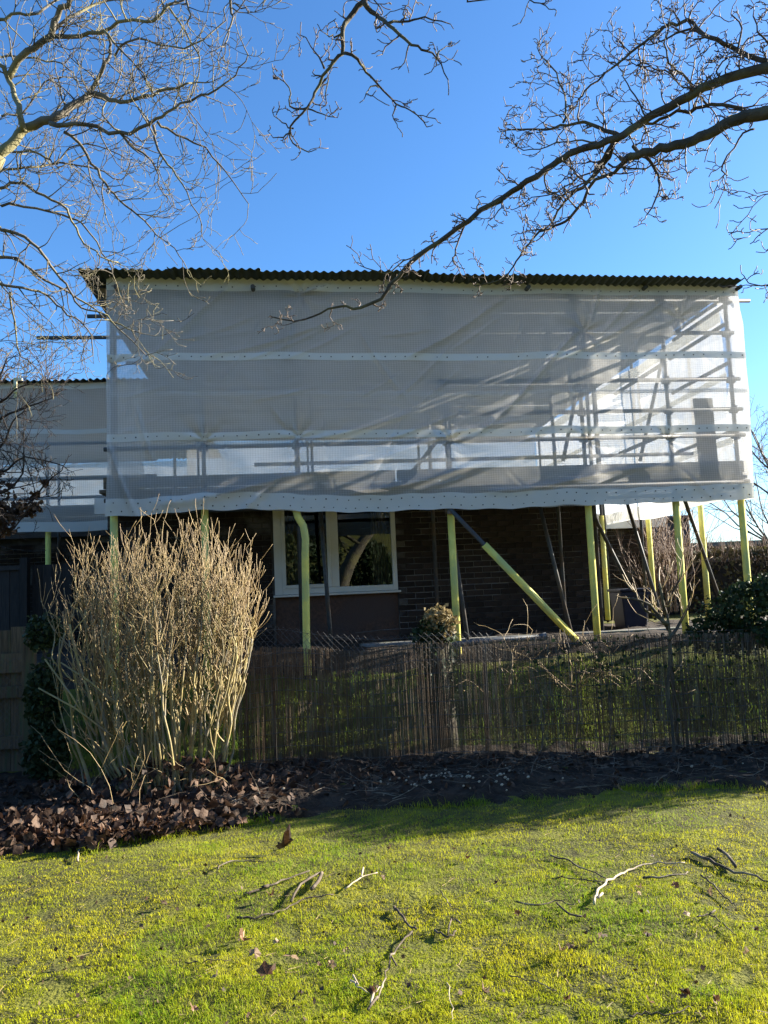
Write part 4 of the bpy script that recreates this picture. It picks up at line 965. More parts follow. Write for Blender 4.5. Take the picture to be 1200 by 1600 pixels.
# ---- the big bare shrub
shr = empty('bare_shrub', (-2.0, 6.55, 0)); tag(shr, 'big sunlit bare shrub of many upright golden stems at the left', 'shrub')
sb, stw = MB(), MB()
sp1 = dict(seg=5, wig=0.10, up=0.16, rmin=0.0022, tip=0.55, kids=1, pk=0.55, kl=(0.35, 0.7), r=.006, fwd=1.0)
xl = at(90, 900, 6.6).x; xr = at(394, 900, 6.6).x
sp1 = dict(seg=5, wig=0.08, up=0.14, rmin=0.0019, tip=0.35, kids=1, pk=0.24, kl=(0.35, 0.7), r=.007, fwd=1.0)
def stem(b0, tp, r0, h, gen):
    n = 5; P = []
    for k in range(n + 1):
        t = k / n; w = t ** (0.75 if gen else 1.0)
        P.append(Vector((b0.x + (tp.x - b0.x) * min(1, w * 1.08), b0.y + (tp.y - b0.y) * w, b0.z + (tp.z - b0.z) * t)) + rv(0.028 if 0 < k else 0.0))
    D = densify(P, 3); rad = [r0 * (1 - 0.5 * k / (len(D) - 1)) * rnd.uniform(.92, 1.08) for k in range(len(D))]
    sb.tube(D, rad, 6)
    for k in range(4, len(D)):
        if gen and rnd.random() < 0.20:
            q = D[k]; stem(q, Vector((q.x + rnd.gauss(0, .09), q.y + rnd.gauss(0, .10), min(h, q.z + rnd.uniform(.5, .95)))), rad[k] * .72, h, 0)
        elif rnd.random() < 0.22:
            an = rnd.uniform(0, 6.283); d = Vector((math.cos(an) * .8, math.sin(an) * .5, rnd.uniform(.35, 1.0)))
            twig(stw, D[k], d, min(rnd.uniform(.15, .45), max(.1, (h - D[k].z))), rad[k] * .55, 1, sp1)
    for _ in range(2): twig(stw, D[-1], Vector((rnd.gauss(0, .32), rnd.gauss(0, .2), 1)), rnd.uniform(.16, .38), rad[-1] * .75, 1, sp1)
for i in range(74):
    t = (i + rnd.random()) / 74; xt = xl + (xr - xl) * (0.02 + 0.96 * t); yt = 6.58 + rnd.gauss(0, 0.18)
    e = (t - 0.5) * 2
    xb = -1.88 + (xt + 1.9) * rnd.uniform(0.30, 0.75) + rnd.gauss(0, 0.06); yb = 6.62 + (yt - 6.58) * .5
    h = 1.84 - 0.34 * abs(e) ** 3 + rnd.gauss(0, 0.07)
    tz = h * (0.86 if rnd.random() < .7 else rnd.uniform(.5, .8))
    stem(Vector((xb, yb, gz(xb, yb) + .02)), Vector((xt, yt, tz)), rnd.uniform(.007, .018) * (1 if rnd.random() < .8 else .6), h, 1)
for i in range(12):                                       # wild low shoots
    x = rnd.uniform(-2.6, -1.2); y = 6.3 + rnd.gauss(0, .15); twig(stw, Vector((x, y, .05)), Vector((rnd.gauss(0, .7), rnd.gauss(-.1, .4), 1)), rnd.uniform(.3, .8), .003, 1, dict(sp1, up=-.02, wig=.2))
for (a, b) in (((70, 1030), (150, 1150)), ((95, 1035), (190, 1110)), ((60, 1075), (175, 1150))):
    p0 = at(*b, 6.4); p1 = at(*a, 6.35); sb.tube([p0, p0.lerp(p1, .5) + Vector((0, 0, .03)), p1], [.009, .008, .006], 6)
sb.build('stems', M['stem'], shr, smooth=True); stw.build('twigs', M['stemtip'], shr, smooth=True, kind='stuff')

# ivy on the left post, ivy mass at the right, faded bush on a stump
def bush(name, label, cat, loc, blobs, n, size, mt, stems=None, twigs=None, sd=1, group=None, leafname='foliage'):
    root = empty(name, loc); tag(root, label, cat, group); Vs, Fs, off = [], [], 0
    tot = sum(b_[3] * b_[5] + b_[4] * b_[5] for b_ in blobs)
    for i, b_ in enumerate(blobs):
        k = int(n * (b_[3] * b_[5] + b_[4] * b_[5]) / tot); v_, f_ = leafcloud(k, blob(*b_, sd=sd + i), size, sd + i); Vs.append(v_); Fs.append(f_ + off); off += len(v_)
    npmesh(leafname, np.concatenate(Vs), np.concatenate(Fs), M[mt], root, kind='stuff')
    if stems: stems.build('stem', M['bark'], root, smooth=True)
    if twigs: twigs.build('twigs', M['twigdark'], root, smooth=True, kind='stuff')
    return root
p = at(68, 1080, 7.2); sm = MB(); sm.tube([(p.x, 7.25, -.05), (p.x + .02, 7.22, .6), (p.x - .02, 7.25, 1.2)], [.03, .025, .015], 8)
bush('ivy_plant', 'dark ivy climbing the post between timber fence and bare shrub', 'ivy', (p.x, 7.2, 0), [(p.x, 7.2, at(68, 990, 7.2).z, .17, .15, .16), (p.x + .01, 7.2, .72, .15, .13, .35), (p.x + .06, 7.15, .25, .20, .18, .3)], 2600, (.03, .06), 'ivy', sm, sd=3)
sm = MB()
for k in range(5): sm.tube([(3.9 + k * .35, 7.4 + .1 * (k % 2), -.05), (3.95 + k * .35, 7.4, .7), (3.9 + k * .38, 7.38, 1.3)], [.04, .03, .015], 8)
q = at(1212, 968, 6.9)
bush('ivy_bush', 'dense dark ivy mass spilling over the right end of the reed fence', 'ivy', (4.2, 7.0, 0), [(q.x + .18, 7.42, 1.20, .55, .36, .34), (q.x + .8, 7.40, 1.34, .65, .4, .46), (q.x + 1.0, 7.3, .8, .7, .5, .65), (q.x + 1.7, 7.2, 1.1, .7, .5, .9), (q.x - .20, 7.45, 1.02, .42, .2, .20), (q.x + .35, 7.10, 1.02, .42, .22, .16)], 30000, (.022, .05), 'ivy', sm, sd=13)
c = at(682, 985, 7.55); sm = MB(); sm.tube([(c.x + .02, 7.62, -.1), (c.x + .01, 7.62, .5), (c.x, 7.6, 1.15)], [.15, .13, .11], 12)
rb_ = bush('ivy_stump', 'small half faded ivy clump on a stump behind the reed fence', 'ivy', (c.x, 7.6, 0.1), [(c.x - .04, 7.58, c.z - .06, .20, .16, .18), (c.x, 7.62, .6, .19, .17, .45)], 2400, (.03, .06), 'ivy', sm, sd=23)
v_, f_ = leafcloud(500, blob(c.x + .03, 7.52, c.z + .06, .15, .12, .17, sd=4), (.03, .055), 29); npmesh('faded_leaves', v_, f_, M['ivybrown'], rb_, kind='stuff')
# climbing greenery on the fence
vv1, ff1 = leafcloud(420, lambda n, r_: (lambda x: np.stack([x, 7.19 + r_.normal(0, .03, n), np.clip(1.05 - np.abs(r_.normal(0, .33, n)), .1, 1.15)], 1))(np.concatenate([r_.normal(1.9, .35, n // 2), r_.normal(3.0, .35, n - n // 2)])), (.02, .045), 37)
iv = empty('ivy_plant', (2.4, 7.2, 0)); tag(iv, 'thin ivy trailing over the middle of the reed fence', 'ivy'); npmesh('foliage', vv1, ff1, M['ivy'], iv, kind='stuff')
g = MB()
for k in range(7):
    x = 1.3 + k * .3; g.tube([(x, 7.2, .05), (x + .05, 7.17, .4), (x + rnd.uniform(-.1, .1), 7.19, .8), (x + rnd.uniform(-.2, .2), 7.18, 1.15)], [.006, .005, .004, .002], 5)
g.build('vine_stem', M['twigdark'], iv)

# dead cropped sapling in front of the fence at the right
sp_ = at(1048, 1150, 6.95); sap = empty('bare_sapling', (sp_.x, 6.95, 0)); tag(sap, 'thin bare cropped sapling standing against the reed fence at right', 'sapling')
s1, s2 = MB(), MB()
tr_ = [(1052, 1165), (1050, 1130), (1044, 1080), (1046, 1030), (1046, 985), (1042, 960)]
P = [at(x, y, 6.95) for x, y in tr_]; P[0].z = 0.0; s1.tube(densify(P), [.016 - .0004 * i for i in range(16)], 8)
spS = dict(seg=5, wig=.12, up=.10, rmin=.002, tip=.5, kids=1, pk=.6, kl=(.4, .7), r=.006, fwd=.9)
for tr_ in ([(1044, 975), (1020, 960), (1005, 950), (995, 925)], [(1043, 965), (1035, 935), (1030, 910)], [(1042, 960), (1050, 930), (1062, 905)], [(1046, 985), (1015, 945), (985, 935)], [(1046, 1000), (1065, 970), (1080, 935)]):
    limb(s1, s2, tr_, 6.95, 6.9 + rnd.uniform(-.1, .1), 6, 3, spS, 1, .11, (.12, .36), upb=.6)
s1.build('trunk', M['bark'], sap, smooth=True); s2.build('twigs', M['stemtip'], sap, smooth=True, kind='stuff')

# brambles above the fence
for (px, py, lab, lab2) in ((850, 965, 'tangle of bare bramble stems round the foot of the yellow brace', 'a'), (985, 975, 'low bare bramble stems between the yellow posts and sapling', 'b'), (735, 985, 'few red bramble shoots beside the ivy stump', 'c')):
    c = at(px, py, 7.7); g = MB()
    for k in range(9 if px != 735 else 5):
        twig(g, Vector((c.x + rnd.gauss(0, .22), 7.7 + rnd.gauss(0, .12), .55)), Vector((rnd.gauss(0, .7), rnd.gauss(0, .3), 1)), rnd.uniform(.35, .75), .004, 1, dict(spS, up=-.10, wig=.25))
    o = g.build('bramble', M['stemtip'], smooth=True); tag(o, lab, 'bramble')

# hedge at the right, behind
hd = empty('clipped_hedge', at(1110, 960, 14.5)); tag(hd, 'clipped brown and green hedge across the right background', 'hedge')
hx0, hx1 = at(1020, 900, 13.5).x, 15.0; hzt = at(1100, 858, 14.5).z
def hpos(n, r_):
    x = r_.uniform(hx0, hx1, n); y = 14.0 + r_.random(n) ** 1.5 * 1.0; z = 0.85 + r_.random(n) * (hzt - .12 - 0.85 + .12 * vn(x * 2, y, 91))
    top = r_.random(n) < .25; z[top] = hzt - .1 + .1 * vn(x[top] * 2, y[top], 91) - r_.random(top.sum()) * .12
    y = y + .18 * vn(x * 1.6, z * 2, 92); return np.stack([x, y, z], 1)
v_, f_ = leafcloud(16000, hpos, (.04, .085), 55); npmesh('foliage', v_, f_, M['hedge'], hd, kind='stuff')
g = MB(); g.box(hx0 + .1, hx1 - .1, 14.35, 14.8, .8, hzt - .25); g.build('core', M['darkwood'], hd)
g = MB()
for k in range(2600):
    x = rnd.uniform(hx0, hx1); y = rnd.uniform(13.95, 15); z = hzt - rnd.uniform(.05, .35) if rnd.random() < .8 else rnd.uniform(1, hzt); L = rnd.uniform(.12, .34)
    g.tube([(x, y, z), (x + rnd.gauss(0, .06), y + rnd.gauss(-.05, .05), z + L)], [.006, .003], 3, cap=False)
g.build('twigs', M['hedgetip'], hd, kind='stuff')
g = MB()
for k in range(40):
    p = at(rnd.uniform(1020, 1075), 880, 13.2); twig(g, Vector((p.x, 13.4 + rnd.uniform(0, .3), 1.0)), Vector((rnd.gauss(0, .2), 0, 1)), rnd.uniform(1.0, 2.2), .008, 2, dict(spS, rmin=.004, up=.1, wig=.15, pk=.5))
o = g.build('wild_shoots', M['hedgetip'], hd, kind='stuff')

# far trees
def fartree(label, x, y, h, sd, mt='twigdark', sp=0.55, n=24, lean=0):
    rnd.seed(sd); root = empty('bare_tree', (x, y, .9)); tag(root, label, 'tree', None)
    a_, b_ = MB(), MB()
    a_.tube([(x, y, .8), (x + lean * .3, y, .9 + h * .3), (x + lean, y, .9 + h * .75)], [h * .022, h * .016, h * .006], 8)
    for k in range(n):
        t = rnd.uniform(.12, .74); an = rnd.uniform(0, 6.283)
        p = Vector((x + lean * t, y, .9 + h * t)); d = Vector((math.cos(an), math.sin(an), rnd.uniform(.7, 1.6)))
        twig(b_, p, d, h * sp * (1 - t) + h * .12, h * .006, 3, dict(seg=6, wig=.13, up=.05, rmin=h * .0009, tip=.4, kids=1, pk=.6, kl=(.3, .6), r=.01, fwd=.9), 5)
    a_.build('trunk', M['bark'], root, smooth=True); b_.build('crown', M[mt], root, smooth=True, kind='stuff')
q = at(1205, 850, 22); fartree('leafless tree rising behind the hedge at the far right edge', q.x + .3, 22, 5.2, 5)
q = at(1120, 840, 30); fartree('small leafless tree just above the garage roof', q.x, 31, 2.6, 8, n=16)
q = at(850, 840, 33)
q = at(-35, 700, 20); fartree('leafless tree showing only twig ends at the left edge above the roof', q.x - .4, 20, 8.4, 9)

# dark shrub at the left edge
rnd.seed(77)
ls = empty('dark_shrub', (-4.3, 6.9, 0)); tag(ls, 'dark half leafless shrub poking in at the left edge', 'shrub'); a_, b_ = MB(), MB()
spD = dict(seg=6, wig=.13, up=.03, rmin=.0022, tip=.4, kids=1, pk=.6, kl=(.3, .55), r=.006, fwd=.9)
a_.tube([(-4.3, 6.9, -.05), (-4.25, 6.9, 1.2), (-4.2, 6.85, 2.2)], [.06, .045, .03], 8)
tips = []
for tr_ in ([(-120, 760), (-40, 690), (0, 655), (45, 635), (82, 622)], [(-120, 800), (-40, 745), (0, 740), (40, 715), (98, 728)], [(-120, 830), (-50, 815), (0, 805), (35, 795), (72, 755), (96, 735)], [(-120, 700), (-40, 650), (0, 630), (30, 605), (55, 600)],
            [(-120, 740), (-40, 720), (0, 700), (20, 660), (40, 640)], [(-110, 860), (-30, 830), (10, 835), (40, 800)], [(-60, 680), (-20, 640), (0, 590), (10, 560)], [(-110, 800), (-40, 770), (5, 770), (35, 740), (38, 690)]):
    limb(a_, b_, tr_, 6.9, 6.6, 7, 1.6, spD, 2, .10, (.15, .45), Vector((-4.25, 6.88, rnd.uniform(1.3, 2.2))), upb=.2)
a_.build('stems', M['shadedstem'], ls, smooth=True); b_.build('twigs', M['shadedstem'], ls, smooth=True, kind='stuff')
Vs, Fs, off = [], [], 0
for (px, py, r_, k) in ((10, 800, .14, 260), (-15, 760, .2, 200), (45, 795, .10, 120), (72, 757, .035, 22), (58, 775, .04, 22), (5, 825, .1, 140), (-40, 810, .25, 300)):
    p = at(px, py, 6.75); v_, f_ = leafcloud(k, blob(p.x, p.y, p.z, r_ * 1.3, r_, r_ * .8, sd=int(px) % 7, shell=.2), (.025, .05), 60 + k); Vs.append(v_); Fs.append(f_ + off); off += len(v_)
npmesh('foliage', np.concatenate(Vs), np.concatenate(Fs), M['litter'], ls, kind='stuff')

# evergreen shrubs and an added tree belt behind the viewer (they show in the window glass)
for (x, y, rx, rz, lab) in ((3.6, -7.4, 0.9, 1.6, 'round evergreen shrub mirrored in the right window pane'), (0.9, -8.5, 1.6, 2.6, 'larger evergreen shrub mirrored in the left window pane')):
    sm = MB(); z0 = gz(x, y); sm.tube([(x, y, z0 - .1), (x, y, z0 + 1)], [.08, .05], 8)
    bush('evergreen_shrub', lab, 'shrub', (x, y, z0), [(x, y, z0 + rz * .75, rx, rx, rz * .8), (x + .4, y, z0 + rz * .5, rx * .9, rx, rz * .6)], 3500, (.09, .17), 'ivy', sm, sd=int(abs(x) * 7))
def sky_block_pos(n, r_):  # tree belt added to keep bright sky out of the window reflection
    x = r_.uniform(-45, 55, n); y = -32 - r_.random(n) * 3; z = 5.8 + r_.random(n) ** .8 * (3.2 + 3.5 * vn(x * .35, y * 0, 95)); return np.stack([x, y, z], 1)
v_, f_ = leafcloud(16000, sky_block_pos, (.5, 1.0), 96); o = npmesh('sky_block_wood', v_, f_, M['ivy'], kind='stuff'); tag(o, 'dark belt of trees added behind the viewer to block sky in the window glass', 'wood')

# ================================================================== LEAVES, TWIGS AND GRASS
rnd.seed(4)
def maple(sd, curl):
    r_ = random.Random(sd); n = 15; V_ = [(0, 0, 0.0)]; 
    for i in range(n):
        an = -math.pi / 2 + (i + .5) / n * 2 * math.pi * .94 + .19
        lobe = .62 + .38 * abs(math.cos(2.5 * (an - math.pi / 2))) ** 1.5 if math.sin(an) > -.75 else .5
        rr = lobe * r_.uniform(.88, 1.1); x, y = rr * math.cos(an), rr * math.sin(an)
        z = curl * (x * x * r_.uniform(.5, 1.3) + .5 * y * abs(y)) + r_.uniform(-.12, .12)
        V_.append((x * .5, y * .5, z * .5))
    F_ = [(0, i + 1, (i + 1) % n + 1) for i in range(n - 1)]
    k = len(V_); V_ += [(.012, -.2, .0), (-.012, -.2, .0), (.02, -.85, .10)]; F_.append((k, k + 1, k + 2))
    me = bpy.data.meshes.new('leaf'); me.from_pydata(V_, [], F_); return me
leafmesh = [maple(i, c_) for i, c_ in enumerate((.6, 1.1, -.7, 1.5, -.3, .9))]
for me in leafmesh: me.materials.append(M['deadleaf']); me.update()
lp = empty('leaf_pile', (-2.0, 5.7, 0)); tag(lp, 'drift of curled brown fallen leaves round the foot of the bare shrub', 'leaf pile')
def pile_z(x, y): return gz(x, y) + .04 + .26 * math.exp(-((x + 1.75) / .6) ** 2 - ((y - 6.5) / .32) ** 2) + .02 * math.exp(-((x + 2.0) / .9) ** 2 - ((y - 5.45) / .3) ** 2)
def pile_xy():
    while True:
        if rnd.random() < .6: x, y = rnd.gauss(-1.80, .36), rnd.gauss(5.42, .13)
        elif rnd.random() < .5: x, y = rnd.gauss(-1.75, .42), rnd.gauss(6.35, .2)
        else: x, y = rnd.uniform(-3.6, -0.75), rnd.uniform(5.15, 6.9)
        if y > float(edge_y(x)) - .06 and y < 7.0 and x > -3.8: return x, y
for k in range(210):
    x, y = pile_xy(); ob = bpy.data.objects.new('leaf', leafmesh[k % 6]); COL.objects.link(ob); ob.parent = lp; s = rnd.uniform(.03, .095)
    ob.scale = (s, s, s); ob.location = Vector((x, y, pile_z(x, y) + rnd.uniform(0, .025))) - lp.location; ob.rotation_euler = (rnd.gauss(0, .38), rnd.gauss(0, .38), rnd.uniform(0, 6.28))
def litpos(n, r_):
    x = np.concatenate([r_.uniform(-3.9, -.7, n // 2), r_.normal(-1.9, .5, n - n // 2)]); y = np.concatenate([r_.uniform(5.2, 7.1, n // 2), r_.normal(5.6, .3, n - n // 2)])
    k = (y > edge_y(x) - .03) & (y < 7.2); x, y = x[k], y[k]
    z = ground(x, y) + .04 + .25 * np.exp(-((x + 1.75) / .6) ** 2 - ((y - 6.5) / .32) ** 2) + .015 * np.exp(-((x + 2) / .9) ** 2 - ((y - 5.45) / .3) ** 2) + r_.random(len(x)) * .02
    return np.stack([x, y, z], 1)
v_, f_ = leafcloud(2600, litpos, (.04, .085), 91); npmesh('leaf_litter', v_, f_, M['litter'], lp, kind='stuff')
def litpos2(n, r_):
    x = r_.uniform(-1, 6, n); y = 7.15 - np.abs(r_.normal(0, .55, n)); k = y > edge_y(x); x, y = x[k], y[k]
    return np.stack([x, y, ground(x, y) + .05 + r_.random(len(x)) * .02], 1)
v_, f_ = leafcloud(1700, litpos2, (.025, .06), 92); o = npmesh('bed_litter', v_, f_, M['litter'], kind='stuff'); tag(o, 'thin scatter of dead leaves over the dark soil bed', 'leaf litter')
g = MB()
for k in range(330):                                     # fine twig litter on the bed
    x = rnd.uniform(-1.4, 4.5); y = rnd.uniform(5.85, 7.1); twig(g, Vector((x, y, gz(x, y) + .07)), Vector((rnd.gauss(0, 1), rnd.gauss(0, .5), rnd.gauss(.05, .12))), rnd.uniform(.12, .45), rnd.uniform(.0015, .004), 1, dict(seg=4, wig=.12, up=-.03, rmin=.001, tip=.5, kids=1, pk=.25, kl=(.3, .6), r=.003), 4)
o = g.build('twig_litter', M['stick'], kind='stuff'); tag(o, 'fine dead twigs littering the dark soil bed', 'twig litter')
g = MB()
for k in range(70):
    x = rnd.gauss(.45, .28) if k < 45 else rnd.uniform(-1, 3.5); y = rnd.gauss(6.35, .18); s = rnd.uniform(.004, .012); c = Vector((x, y, gz(x, y) + .075))
    g.tube([c - Vector((s, 0, s * .5)), c, c + Vector((s, 0, s * .4))], [s * .5, s, s * .5], 5)
o = g.build('stone_chips', M['palestick'], kind='stuff'); tag(o, 'pale stone chips scattered on the soil bed', 'chips')

# fallen sticks on the lawn, each its own thing
def gp(px, py):                                           # foot of a sight line on the lawn
    d = ray(px, py); z = 0.0
    for _ in range(3): t = (z - EYE.z) / d.z; p = EYE + d * t; z = gz(p.x, p.y)
    return p
def stick(trace, w, label, m='stick', sides=7, lift=.018, side=None):
    g = MB(); P = [gp(*q) for q in trace]; n = len(P)
    for i, p in enumerate(P): p.z += lift + rnd.uniform(0, .006)
    D = [d_ + rv(.0035) for d_ in densify(P, 4)]; r0 = w * .5 * P[0].y / FPX * .64
    g.tube(D, [r0 * (1 - .5 * i / len(D)) * rnd.uniform(.85, 1.12) for i in range(len(D))], sides)
    for (tr_, ww) in side or []:
        Q = [gp(*q) for q in tr_]
        for q in Q: q.z += lift + .01
        g.tube(densify(Q, 2), [ww * .5 * Q[0].y / FPX] * (len(Q) * 2 - 1), 5)
    tag(g.build('fallen_stick', M[m], smooth=True), label, 'stick', 'sticks fallen on the lawn')
stick([(929, 1418), (935, 1400), (950, 1384), (975, 1368), (1005, 1357), (1030, 1354), (1070, 1353)], 7, 'long pale curved stick, the brightest on the right of the lawn', 'palestick', side=[([(935, 1412), (942, 1405)], 4)])
stick([(1005, 1378), (1040, 1377), (1076, 1370)], 6, 'short thick dark stick just right of the pale curved one')
stick([(860, 1342), (890, 1352), (920, 1368), (955, 1380)], 4.5, 'thin dark stick slanting above the pale curved one')
stick([(862, 1378), (900, 1380), (945, 1385)], 3.5, 'thin straight dark twig pointing at the pale curved stick')
stick([(1082, 1338), (1110, 1350), (1140, 1365), (1170, 1374), (1215, 1385)], 8, 'thick dark branch at the right edge of the lawn', side=[([(1122, 1334), (1138, 1345), (1150, 1362)], 5)])
stick([(1096, 1375), (1115, 1390), (1138, 1412), (1150, 1420)], 4.5, 'dark twig below the thick branch at the right edge')
stick([(1090, 1442), (1110, 1438), (1130, 1450), (1150, 1468)], 4, 'small forked twig near the right edge', side=[([(1110, 1438), (1118, 1432)], 3)])
stick([(808, 1415), (840, 1422), (870, 1416), (898, 1424)], 4.5, 'forked dark stick lying in the middle of the lawn', side=[([(870, 1420), (890, 1438), (910, 1442)], 3)])
stick([(616, 1424), (628, 1438), (640, 1454), (652, 1460)], 7, 'short stout stick end right of the lawn centre')
stick([(645, 1462), (620, 1490), (608, 1512), (600, 1545), (590, 1570)], 5, 'crooked stick running to the bottom edge near the centre', side=[([(612, 1505), (620, 1520)], 3), ([(590, 1570), (575, 1590)], 4)])
stick([(370, 1442), (410, 1438), (440, 1428), (470, 1412), (520, 1404)], 6, 'branching grey stick left of the lawn centre', side=[([(455, 1418), (470, 1390), (500, 1372)], 4), ([(487, 1398), (498, 1385), (503, 1372)], 6)])
stick([(382, 1403), (410, 1395), (440, 1383), (485, 1367)], 6, 'lighter brown stick above the branching grey one', side=[([(410, 1395), (420, 1392)], 5)])
stick([(540, 1395), (565, 1378), (590, 1370)], 4, 'pale crooked twig at the upper middle of the lawn', 'palestick', side=[([(565, 1378), (568, 1364)], 3)])
stick([(340, 1364), (360, 1352), (395, 1351), (415, 1355)], 3.5, 'thin bent twig just left of the dark curled leaf')
stick([(122, 1350), (126, 1330), (135, 1316)], 5, 'bright upright stalk at the edge of the leaf pile', 'palestick')
stick([(290, 1512), (325, 1510), (360, 1508)], 3.5, 'straight dark twig in the left half of the lawn')
stick([(545, 1540), (560, 1550), (585, 1560), (600, 1548)], 5, 'pale twisted twig near the bottom centre', 'palestick', side=[([(560, 1550), (552, 1535)], 3), ([(585, 1560), (580, 1580)], 4)])
stick([(985, 1598), (1010, 1592), (1050, 1594), (1078, 1580)], 4.5, 'dark twig at the bottom edge right of centre')
stick([(690, 1400), (700, 1420), (708, 1425)], 3, 'tiny dark twig between the two centre sticks')
stick([(680, 1462), (700, 1470), (712, 1462)], 6, 'short knobbly dark twig right of the stout stick end', side=[([(700, 1470), (706, 1445), (720, 1452)], 3)])
stick([(795, 1535), (830, 1540), (870, 1555)], 3, 'faint thin twig in the lower right of the lawn')
stick([(700, 1545), (705, 1580), (708, 1600)], 3, 'pale bent stem near the bottom, right of centre', 'palestick')

def lawnleaf(px, py, s, label, m=None, k=0, tilt=.5, group='leaves fallen on the lawn'):
    p = gp(px, py); me = leafmesh[k % 6]
    if m: me = me.copy(); me.materials.clear(); me.materials.append(M[m])
    ob = bpy.data.objects.new('fallen_leaf', me); COL.objects.link(ob); ob.location = p + Vector((0, 0, .03 + s * .12)); ob.scale = (s, s, s)
    ob.rotation_euler = (rnd.gauss(0, tilt) + .3, rnd.gauss(0, tilt), rnd.uniform(0, 6.28)); tag(ob, label, 'leaf', group)
lawnleaf(445, 1337, .15, 'dark reddish curled leaf standing alone near the shaded lawn edge', k=3, tilt=.2)
lawnleaf(417, 1540, .10, 'dark purplish brown lobed leaf near the bottom left of centre', k=1, tilt=.2)
lawnleaf(456, 1508, .075, 'pale tan leaf just above the dark purplish one', 'paleleaf', 4)
lawnleaf(398, 1503, .06, 'smaller pale leaf left of the pale tan leaf', 'paleleaf', 2)
lawnleaf(380, 1480, .075, 'dark crumpled leaf in the left half of the lawn', k=5)
lawnleaf(940, 1476, .04, 'tiny orange leaf right of the lawn centre', 'paleleaf', 0)
lawnleaf(967, 1240, .07, 'upright pale leaf at the lit lawn edge by the soil bed', 'paleleaf', 1, .9)
lawnleaf(1012, 1470, .05, 'small brown leaf in the lower right of the lawn', k=2)
for k in range(46):
    px, py = rnd.uniform(5, 1195), 1320 + 275 * rnd.random() ** 1.1
    lawnleaf(px, py, rnd.uniform(.022, .045), 'tiny dry brown leaf scrap lying in the lawn grass', 'paleleaf' if rnd.random() < .45 else None, k)

# grass
def blades(n, xy, hgt, wid, sd, mt, name, label, keep, zf=ground, tuft=0.0):
    r_ = np.random.default_rng(sd); x, y = xy(n, r_); k = keep(x, y, r_); x, y = x[k], y[k]; n = len(x)
    patch = vn(x * 3.3, y * 3.3, 7); patch2 = vn(x * 9, y * 9, 8); patch3 = vn(x * 22, y * 22, 15)
    z = zf(x, y) - .006 + tuft * np.clip(patch3 * .6 + patch2 * .4 - .25, 0, 1)
    h = r_.uniform(*hgt, n) * (.35 + .65 * patch + .45 * patch2 + .3 * patch3) * np.where(r_.random(n) < .05, 1.7, 1); w = r_.uniform(*wid, n)
    an = r_.uniform(0, 2 * np.pi, n); ln = r_.uniform(.25, 1.15, n); ca, sa = np.cos(an), np.sin(an); bn_ = an + r_.normal(0, .8, n)
    cb, sb_ = np.cos(bn_), np.sin(bn_); O = np.stack([x, y, z], 1); side = np.stack([-sa, ca, 0 * sa], 1) * w[:, None] * .5
    m1 = O + np.stack([ca * ln * h * .35, sa * ln * h * .35, h * .62], 1); tp = O + np.stack([ca * ln * h * .6 + cb * ln * h * .45, sa * ln * h * .6 + sb_ * ln * h * .45, h * (1.05 - .35 * ln)], 1)
    Vv = np.stack([O - side, O + side, m1 + side * .8, m1 - side * .8, tp], 1).reshape(-1, 3); b_ = np.arange(n)[:, None] * 5
    T1 = b_ + np.array([[0, 1, 2]]); T2 = b_ + np.array([[0, 2, 3]]); T3 = b_ + np.array([[3, 2, 4]])
    o = npmesh(name, Vv, np.concatenate([T1, T2, T3]), M[mt], kind='stuff'); tag(o, label, 'grass'); return o
def near_xy(n, r_):
    u = r_.random(n); y = 1 / (1 / 2.2 + u * (1 / 6.2 - 1 / 2.2)); x = r_.uniform(-1, 1, n) * (0.56 * y + .7); return x, y
def keep_lawn(x, y, r_):
    thin = vn(x * 1.7, y * 1.7, 12) * .6 + vn(x * 6, y * 6, 13) * .4
    return (y < edge_y(x) + .06 * r_.normal(size=len(x)) + .02) & (r_.random(len(x)) < .30 + 1.1 * thin) & (vn(x * 5, y * 5, 16) * .7 + vn(x * 17, y * 17, 17) * .5 > .30)
def mossy(x, y): return vn(x * 1.3, y * 1.3, 61) * .55 + vn(x * 4.5, y * 4.5, 62) * .3 + vn(x * 13, y * 13, 63) * .15
def bare(x, y): return vn(x * 5, y * 5, 16) * .6 + vn(x * 17, y * 17, 17) * .4
def inlawn(x, y, r_): return y < edge_y(x) + .06 * r_.normal(size=len(x)) + .02
blades(210000, near_xy, (.010, .028), (.0013, .0028), 101, 'grass', 'grass', 'thin green grass blades of the foreground lawn', lambda x, y, r_: inlawn(x, y, r_) & (bare(x, y) > .22) & (r_.random(len(x)) < 1.25 - 1.3 * sstep(.40, .62, mossy(x, y))), tuft=.022)
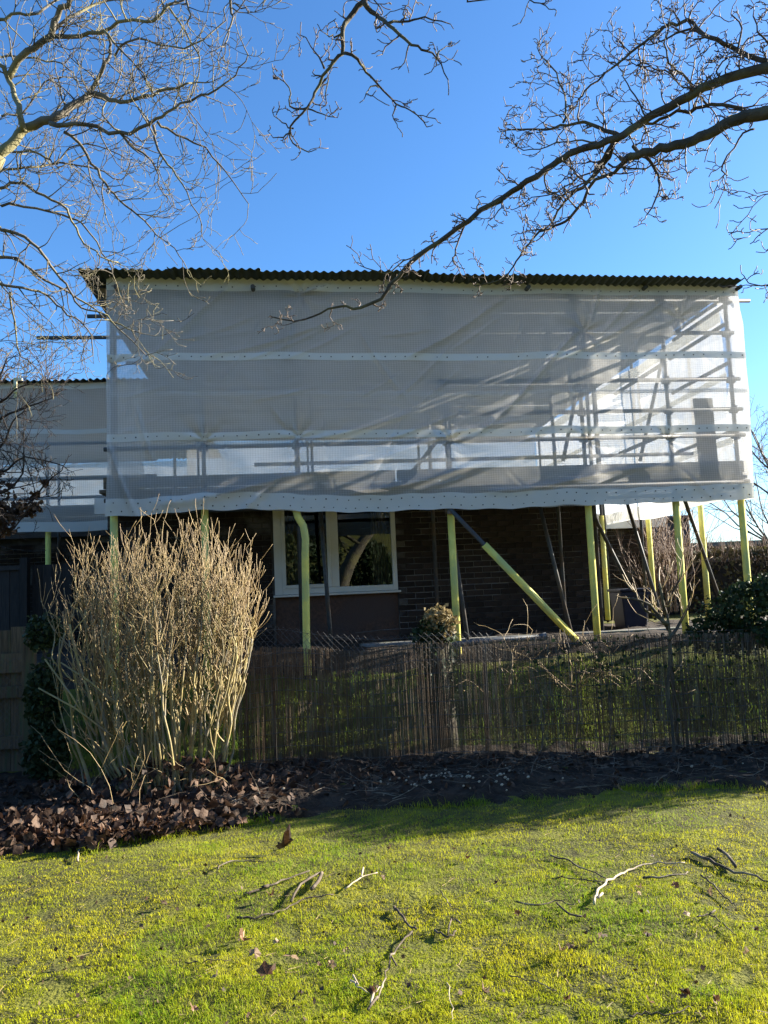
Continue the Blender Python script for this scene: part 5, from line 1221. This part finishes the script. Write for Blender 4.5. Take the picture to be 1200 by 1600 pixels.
blades(300000, near_xy, (.006, .016), (.0016, .0034), 104, 'moss', 'moss', 'yellow green moss cushions spread through the foreground lawn', lambda x, y, r_: inlawn(x, y, r_) & (bare(x, y) > .17) & (r_.random(len(x)) < .30 + .8 * sstep(.36, .56, mossy(x, y))), tuft=.026)
def thatch(n, r_):
    x, y = near_xy(n, r_); return x, y
r_ = np.random.default_rng(77); x, y = near_xy(1000, r_); k = (y < edge_y(x)); x, y = x[k], y[k]; n = len(x); an = r_.uniform(0, 6.283, n); L = r_.uniform(.02, .07, n); w = r_.uniform(.0006, .0012, n)
z = ground(x, y) + r_.uniform(.006, .026, n); dx, dy = np.cos(an) * L, np.sin(an) * L; nx, ny = -np.sin(an) * w, np.cos(an) * w; dz = r_.normal(0, .006, n)
Vv = np.stack([np.stack([x - nx, y - ny, z], 1), np.stack([x + nx, y + ny, z], 1), np.stack([x + dx + nx, y + dy + ny, z + dz], 1), np.stack([x + dx - nx, y + dy - ny, z + dz + .0015], 1)], 1).reshape(-1, 3)
o = npmesh('dead_grass', Vv, np.arange(n * 4).reshape(n, 4), M['stemtip'], kind='stuff'); tag(o, 'dry straw coloured grass stems lying in the lawn', 'grass')
def crumbs(n, r_):
    x, y = near_xy(n, r_); k = (y < edge_y(x)) & (vn(x * 2.4, y * 2.4, 64) + .5 * r_.random(n) > .62); x, y = x[k], y[k]; return np.stack([x, y, ground(x, y) + r_.uniform(.008, .028, len(x))], 1)
v_, f_ = leafcloud(1500, crumbs, (.008, .024), 78); o = npmesh('leaf_crumbs', v_, f_, M['litter'], kind='stuff'); tag(o, 'dark crumbs of rotted leaf scattered through the lawn', 'leaf litter')
blades(26000, lambda n, r_: (r_.uniform(-3.2, 5.2, n), r_.uniform(7.4, 8.55, n)), (.03, .08), (.003, .006), 102, 'bankgrass', 'bank_grass', 'rough grass on the bank behind the reed fence', lambda x, y, r_: y > 0)
blades(5000, lambda n, r_: (lambda x: (x, edge_y(x) + np.abs(r_.normal(0, .07, n)) - .04))(r_.uniform(-3.5, 4.5, n)), (.03, .07), (.002, .004), 103, 'grass', 'edge_grass', 'longer grass tufts along the lawn edge by the soil bed', lambda x, y, r_: vn(x * 4, y * 0, 14) + .3 * r_.random(len(x)) > .55)
